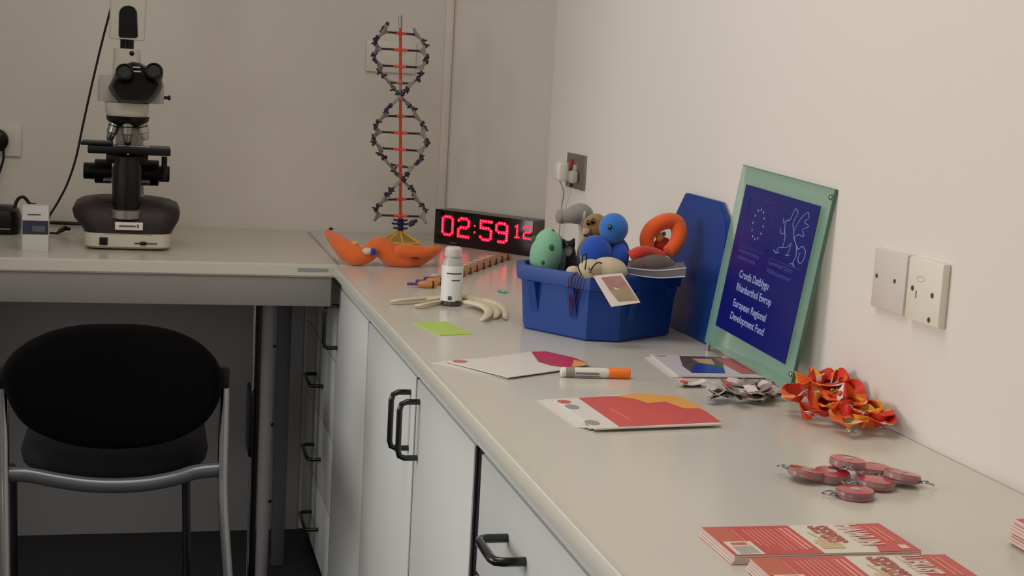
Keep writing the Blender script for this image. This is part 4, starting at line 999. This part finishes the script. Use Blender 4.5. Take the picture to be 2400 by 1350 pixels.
# marker
pa, pb_ = B(1322, 872, .008), B(1476, 876, .008); MX = frame(pa, pb_-pa, (0, 0, 1)); ML = (pb_-pa).length
T = thing('marker_pen', 'thick white marker with an orange cap, touching the open leaflet', 'pen', (pa+pb_)/2-Vector((0, 0, .008)))
RM = MX @ Matrix.Rotation(PI/2, 4, 'Y')
MB().lathe([(.005, -.006), (.0078, -.004), (.0082, .0), (.0082, ML*.62), (.0072, ML*.66), (.0072, ML*.69)], 22, RM).build('barrel', white_m, T)
MB().lathe([(.0084, ML*.67), (.0088, ML*.68), (.0088, ML-.001), (.0078, ML)], 22, RM).build('cap', mat('bright_orange_plastic', (240, 120, 30), .35, var=.02), T)
MB().lathe([(.0083, .002), (.0083, .016)], 22, RM).build('clear_end', mat('smoke_plastic', (150, 140, 136), .2, var=.1), T)
mb = MB(); mb.box((ML*.34, -.0052, .0068), (ML*.4, .004, .0012), MX); mb.box((ML*.34, .0, .0082), (ML*.36, .0035, .0006), MX); mb.build('printed_text', mat('grey_print2', (130, 126, 124), .5, var=.5, scale=500), T)
#@@NEXT4
# ============================================================ BADGES
bdg = [mat('mauve_card', (190, 174, 174), .45, var=.15), mat('pale_card', (216, 206, 204), .45, var=.1), mat('taupe_card', (150, 134, 130), .4, var=.2)]
pin_m = mat('dark_pin_metal', (74, 62, 56), .3, metal=.6, var=.2); reddot = mat('red_dot_print', (214, 84, 70), .45, var=.05)
def badge_parts(t, m, red):
    ob = MB(); n = 8; rings = []
    for k in range(n+1):
        x = -.021+.042*k/n; z = .006 - .0035*math.cos(PI*(k/n-.5)) + .004*(k/n)**2
        rings.append([Vector((x, -.0085, z)), Vector((x, .0085, z)), Vector((x, .0085, z+.0009)), Vector((x, -.0085, z+.0009))])
    ob.loft(rings); mm = [v for v in ob.bm.verts]
    a = ob.build('card', m); a.parent = t
    b = MB().box((0, .0, .0015), (.030, .006, .0022), bev=.0006).build('clip', pin_m); b.parent = t
    if red:
        c = MB().lathe([(.0062, .0064), (.0062, .0102)], 16, Matrix.Translation((-.0145, 0, -.0014))).build('red_dot', reddot); c.parent = t
random.seed(11)
spots = [(1622, 906, 0, .1, 0, 1)]
for k in range(26):
    a = random.uniform(0, 2*PI); r = random.uniform(.15, 1)**.6
    spots.append((1742+80*r*math.cos(a), 919+20*r*math.sin(a), max(0, 1-r)*.014+random.choice((0, .003, .006)), random.uniform(-PI, PI), random.uniform(-.45, .45), random.random() < .12))
for k, (u, v, dz, rz, tx, red) in enumerate(spots):
    p = B(u, v, .001+dz+abs(tx)*.006)
    t = thing('badge', 'small grey and white clip badge in the heap in front of the glass sign', 'badge', p, rz, 'heap of clip badges')
    t.rotation_euler = (tx, random.uniform(-.35, .35) if k else 0, rz)
    if k == 0: t['label'] = 'pale badge with a round red dot, lying left of the badge heap'; t.rotation_euler = (0, 0, .05)
    badge_parts(t, bdg[1] if k == 0 else bdg[k % 3], red)

# ============================================================ LANYARDS
rib = [mat('red_ribbon', (214, 52, 30), .55, var=.12), mat('orange_ribbon', (232, 104, 34), .55, var=.1), mat('yellow_ribbon', (236, 170, 56), .55, var=.08)]
lab_m = mat('ribbon_label', (224, 212, 204), .5, var=.05); lred = mat('ribbon_logo', (206, 80, 70), .5, var=.05)
random.seed(5)
lan = [(2110, 975, .026, .026, 0), (2060, 960, .026, .032, 0), (1900, 950, .022, .026, 0), (2000, 955, .028, .030, 0), (1880, 975, .030, .018, 0), (1935, 955, .034, .030, 1), (1975, 985, .036, .010, 0), (2030, 985, .032, .020, 1), (2085, 995, .032, .014, 0), (1985, 1012, .030, .004, 1), (2050, 1012, .030, .004, 0), (2105, 1005, .024, .008, 2), (1915, 990, .026, .006, 0), (1960, 950, .026, .034, 0)]
where = ['leaning on the wall at the far right of the heap', 'high against the wall, right of the middle', 'small red loop at the back left of the heap', 'high in the middle at the back of the heap', 'at the left end of the heap', 'high at the back left of the heap', 'in the middle of the heap', 'right of the middle of the heap', 'towards the right end of the heap', 'at the front of the heap', 'at the front right of the heap', 'at the far right end of the heap', 'low at the front left of the heap', 'crumpled on the very top of the heap']
for k, (u, v, R0, hz, ci) in enumerate(lan):
    c = B(u, v, .0); c.x = min(c.x, XW-R0-.012)
    T = thing('lanyard', 'red and orange ribbon lanyard ' + where[k], 'lanyard', c, 0, 'heap of ribbon lanyards')
    m_ = 9; ctr = []
    for q in range(m_):
        a = 2*PI*q/m_; rr_ = R0*random.uniform(.6, 1.15)
        ctr.append(c + Vector((rr_*math.cos(a)*.9, rr_*math.sin(a)*1.15, .009+hz*random.uniform(.5, 1.1)+random.uniform(0, .010))))
    sp = spline(ctr, 8, True); n = len(sp); rings = []; tw = random.uniform(0, PI)
    for q, p in enumerate(sp):
        tdir = (sp[(q+1) % n]-sp[q-1]).normalized(); s0 = Vector((0, 0, 1)); s1 = tdir.cross(s0).normalized()
        a = tw+.9*math.sin(2*PI*q/n*2+k)
        wv = (s0*abs(math.cos(a*.7))+s1*math.sin(a)).normalized()*.0098; th = wv.cross(tdir).normalized()*.0005
        P_ = [p-wv-th, p-wv+th, p+wv+th, p+wv-th]
        for x in P_: x.z = max(x.z, ZT+.001); x.x = min(x.x, XW-.003)
        rings.append(P_)
    mb = MB(); mb.loft(rings, close=True)
    mb.bm.faces.ensure_lookup_table()
    for f in mb.bm.faces:
        cc = f.calc_center_median(); ang = math.atan2(cc.y-c.y, cc.x-c.x)+k
        s_ = math.sin(ang*1.5); f.material_index = (ci if s_ > -.45 else (1 if s_ > -.85 else 2)) if ci < 2 else (0 if s_ > .2 else 2)
    mb.build('ribbon', rib, T, smooth=50)
    # a white printed patch on the ribbon and bead clasp
    q = int(n*random.uniform(.55, .8)); r0 = rings[q:q+5]
    mb = MB(); mb.loft([[p+((p-(r[0]+r[2])/2)*.12) for p in r] for r in r0]); o = mb.build('white_patch', lab_m, T)
    if k % 2 == 0:
        f0 = (r0[2][0]+r0[2][2])/2; mb = MB(); mb.ball(f0, (.0042, .0042, .0042), n=10); mb.build('round_logo', lred, o)
    # front-most centre point gets the beads
    if k in (5, 7, 9, 11):
        fp = min(sp, key=lambda p_: p_.y); cen_ = fp+Vector((0, -.006, -.001)); cen_.z = max(cen_.z-.004, ZT+.004)
        for dx in (-.0035, .0035): MB().ball(cen_+Vector((dx, 0, 0)), .0036, n=14).build('bead', chrome_m, T)

# ============================================================ KEY RINGS
acr = mat('clear_pink_acrylic', (232, 190, 190), .08, trans=.75, ior=1.3, var=.02)
kred = mat('keyring_red', (176, 34, 48), .25, coat=.5, var=.06); kgrey = mat('keyring_logo', (176, 164, 160), .3, var=.05)
kr = [(1887, 1121, 0, .16, -.05, 'tilted red key ring farthest left in the group of discs'), (2003, 1160, 0, 0, 0, 'red disc key ring with grey centre, nearest the camera'),
      (2052, 1138, 0, .04, .0, 'red disc key ring just right of and behind the nearest one'), (2112, 1126, .002, .16, .0, 'red disc key ring with grey centre, farthest right of the group'),
      (1948, 1122, 0, -.05, .06, 'half hidden red key ring under the topmost disc, left side'), (2046, 1106, 0, .02, 0, 'half hidden red key ring behind the topmost disc, right side'),
      (1985, 1092, .0118, .06, .04, 'red disc key ring lying on top of two others')]
KR = .0222
for k, (u, v, dz, ry_, rx_, lb_) in enumerate(kr):
    p = B(u, v+6, dz)
    p.z = ZT + dz + KR*math.sin(abs(ry_)+abs(rx_)) + .0003
    t = thing('key_ring', lb_, 'key ring', p, 0, 'red disc key rings'); t.rotation_euler = (rx_, ry_, .1*k)
    def loc(mb, nm, m, par=None):
        o = mb.build(nm, m); o.parent = par or t; return o
    d = loc(MB().lathe([(KR*.92, 0), (KR, .0015), (KR, .0075), (KR*.96, .009)], 36), 'acrylic_disc', acr)
    loc(MB().lathe([(KR*.9, .0012), (KR*.9, .0022)], 36), 'red_backing', kred)
    f = loc(MB().lathe([(KR*.93, .0090), (KR*.93, .0096), (KR*.5, .0103), (.0005, .0105)], 36), 'red_face', kred)
    if k not in (2, 5): loc(MB().lathe([(.0062, .0104), (.0062, .0108), (.0005, .0109)], 24), 'grey_logo', kgrey, f)
    a = (2.2, 2.9, 2.8, -1.1, 4.4, 4.0, 3.6)[k]; q = Vector((math.cos(a)*(KR+.008), math.sin(a)*(KR+.008), .004))
    loc(MB().tube([q+Vector((math.cos(b)*.0085, math.sin(b)*.0085, .001*math.sin(b*2))) for b in [2*PI*i/24 for i in range(24)]], .0009, 6, close=True), 'split_ring', chrome_m)
    mb = MB()
    for i in range(4): mb.ball(Vector((math.cos(a)*(KR+.0005+.002*i), math.sin(a)*(KR+.0005+.002*i), .0045)), .0013, n=8)
    loc(mb, 'chain', chrome_m)

# ============================================================ LEAFLET BOOKLETS
bk_red = mat('booklet_red', (198, 74, 66), .35, var=.06, vscale=12); bk_or = mat('booklet_orange_fade', (196, 96, 66), .35, var=.06)
bk_pg = mat('booklet_pages', (226, 200, 190), .6, var=.04, bump=.3, scale=900); bk_wh = mat('booklet_white', (222, 214, 196), .4, var=.02)
bk_tx = mat('booklet_pale_text', (232, 150, 138), .5, var=.02); bk_bub = mat('bubble_letter', (226, 196, 184), .4, var=.06); bk_dk = mat('bubble_red_letter', (178, 92, 84), .4, var=.1); bk_ye = mat('straw_letter', (206, 182, 136), .4, var=.1)
bk_gr = mat('barcode_grey', (176, 168, 158), .5, var=.3, scale=900)
def booklet(o0, exd, Lx, Wy, z, th, lab, grp, title=None, big=None, art=True, shift=(0, 0)):
    ex_ = Vector((exd.x, exd.y, 0)).normalized(); ey_ = Vector((-ex_.y, ex_.x, 0))
    fr = frame(Vector((o0.x, o0.y, z))+ex_*shift[0]+ey_*shift[1], ex_, ey_)
    T = thing('booklet', lab, 'booklet', fr.translation+ex_*Lx/2+ey_*Wy/2, 0, grp)
    MB().box((Lx/2, Wy/2, th/2), (Lx, Wy, th-.0002), fr, bev=.0003, seg=1).build('pages', bk_pg, T)
    def rect(nm, x0, x1, y0, y1, m, par, dz=.0002, pts=None):
        mb = MB(); pp = pts or [(x0, y0), (x1, y0), (x1, y1), (x0, y1)]
        mb.poly([fr @ Vector((a*Lx, b*Wy, th+dz)) for (a, b) in pp], .0002, (0, 0, 1)); return mb.build(nm, m, par)
    if not art:
        rect('red_cover', .02, .98, .03, .97, bk_red, T, .0001); return T
    cv = rect('red_cover', 0, .475, 0, 1, bk_red, T)
    rect('orange_fade', .0, .13, .45, 1, bk_or, cv, .0004)
    b_ = rect('white_box', .02, .165, .02, .46, bk_wh, cv, .0006); rect('barcode', .04, .145, .05, .30, bk_gr, b_, .0008); rect('red_mark', .05, .13, .34, .42, bk_or, b_, .0008)
    wb = rect('white_band', .475, .76, 0, 1, bk_wh, T)
    rt = rect('red_top', 0, 0, 0, 0, bk_red, T, .0004, pts=[(.77, 0), (1, 0), (1, 1), (.80, 1), (.78, .8), (.81, .6), (.77, .4), (.80, .2)])
    random.seed(3)
    for k, fx in enumerate((.14, .20, .225, .25, .275, .30, .325, .35, .385)):
        y0 = random.uniform(.1, .45) if fx < .3 else .12
        mb = MB(); mb.box((fx*Lx, (y0+.88)/2*Wy, th+.0005), (.0011, (.88-y0)*Wy, .0003), fr); mb.build('text_line', bk_tx, cv)
    for fx, y0 in ((.41, .12), (.44, .16)):
        mb = MB(); mb.box((fx*Lx, (y0+.9)/2*Wy, th+.0005), (.0032, (.9-y0)*Wy, .0003), fr); mb.build('heading_line', bk_tx, cv)
    tf_ = lambda fx, fy, dz: fr @ Matrix.Translation((fx*Lx, fy*Wy, th+dz)) @ Matrix.Rotation(-PI/2, 4, 'Z')
    ye = MB()
    for i in range(7):
        pts = [fr @ Vector(((.50+.018*i)*Lx, (.30+.5*random.random())*Wy, th+.0006)), fr @ Vector(((.52+.018*i)*Lx, .45*Wy, th+.0006)), fr @ Vector(((.505+.018*i)*Lx, .15*Wy, th+.0006))]
        ye.tube(spline(pts, 4), .0016, 5, flat=.2)
    ye.build('straw_lettering', bk_ye, wb)
    if title: text(title, .030, tf_(.575, .95, .0007), bk_dk, wb, 'title_lettering', ext=.0002, sx=.70, bold=.0009)
    if big: text(big, .034, tf_(.735, .97, .0008), bk_bub, rt, 'bubble_lettering', ext=.0003, sx=3.0/len(big), bold=.0012)
    for fx in (.90, .935): 
        mb = MB(); mb.box((fx*Lx, .62*Wy, th+.0007), (.0018, .55*Wy, .0003), fr); mb.build('text_line', bk_tx, rt)
    mb = MB(); mb.box((.935*Lx, .14*Wy, th+.0007), (.009, .13*Wy, .0003), fr, bev=0); mb.build('small_logo', bk_bub, rt)
    return T
tA = .009
oA = B(1722, 1303, tA); rA = B(2160, 1291, tA); fA = B(1651, 1234, tA)
LA = (rA-oA).length; exA = rA-oA; eyA = Vector((-exA.y, exA.x, 0)).normalized(); WA = abs((B(2066, 1227, tA)-rA).dot(eyA))
shx = (fA-oA).dot(exA.normalized())
print('booklet', LA, WA, shx)
for i in range(3):
    booklet(oA, exA, LA, WA, ZT+.0003+.0022*i, .0021, ('lowest booklet under the rear red booklet with the white title band', 'second booklet from the bottom of the rear booklet stack', 'third booklet from the bottom of the rear booklet stack')[i], 'rear stack of red booklets', art=False, shift=(-.003+.0015*i, -.0005))
booklet(oA, exA, LA, WA, ZT+.0069, .0021, 'red booklet with white band on top of the rear stack at the near end', 'rear stack of red booklets', 'SEPSIS', 'HAWLIN')
tB = .020
oB1 = B(1757, 1308, tB); rB1 = B(2214, 1300, tB); exB = rB1-oB1; eyB = Vector((-exB.y, exB.x, 0)).normalized()
LB = exB.length; o0 = oB1-eyB*WA
for i in range(8):
    booklet(o0, exB, LB, WA, ZT+.0003+.0022*i, .0021, 'red booklet with white page edges inside the front stack, cut by the lower picture edge', 'front stack of red booklets', art=False, shift=(-.004+.0012*(i % 4)-.001*(i == 2), -.001))
booklet(o0, exB, LB, WA, ZT+.0179, .0021, 'red booklet with white band on top of the front stack at the bottom edge', 'front stack of red booklets', 'SEPSIS', 'LLIFKUST')
oC = B(2377, 1213, .028)
for i in range(10):
    booklet(oC-Vector((0, 0, 0))-eyB*WA, exB, LB*.6, WA, ZT+.0003+.0027*i, .0026, 'white-edged booklet in the stack at the right picture edge', 'right stack of booklets', art=False, shift=(-.002*((i*3) % 4)+.004*(i == 9), 0))
#@@END
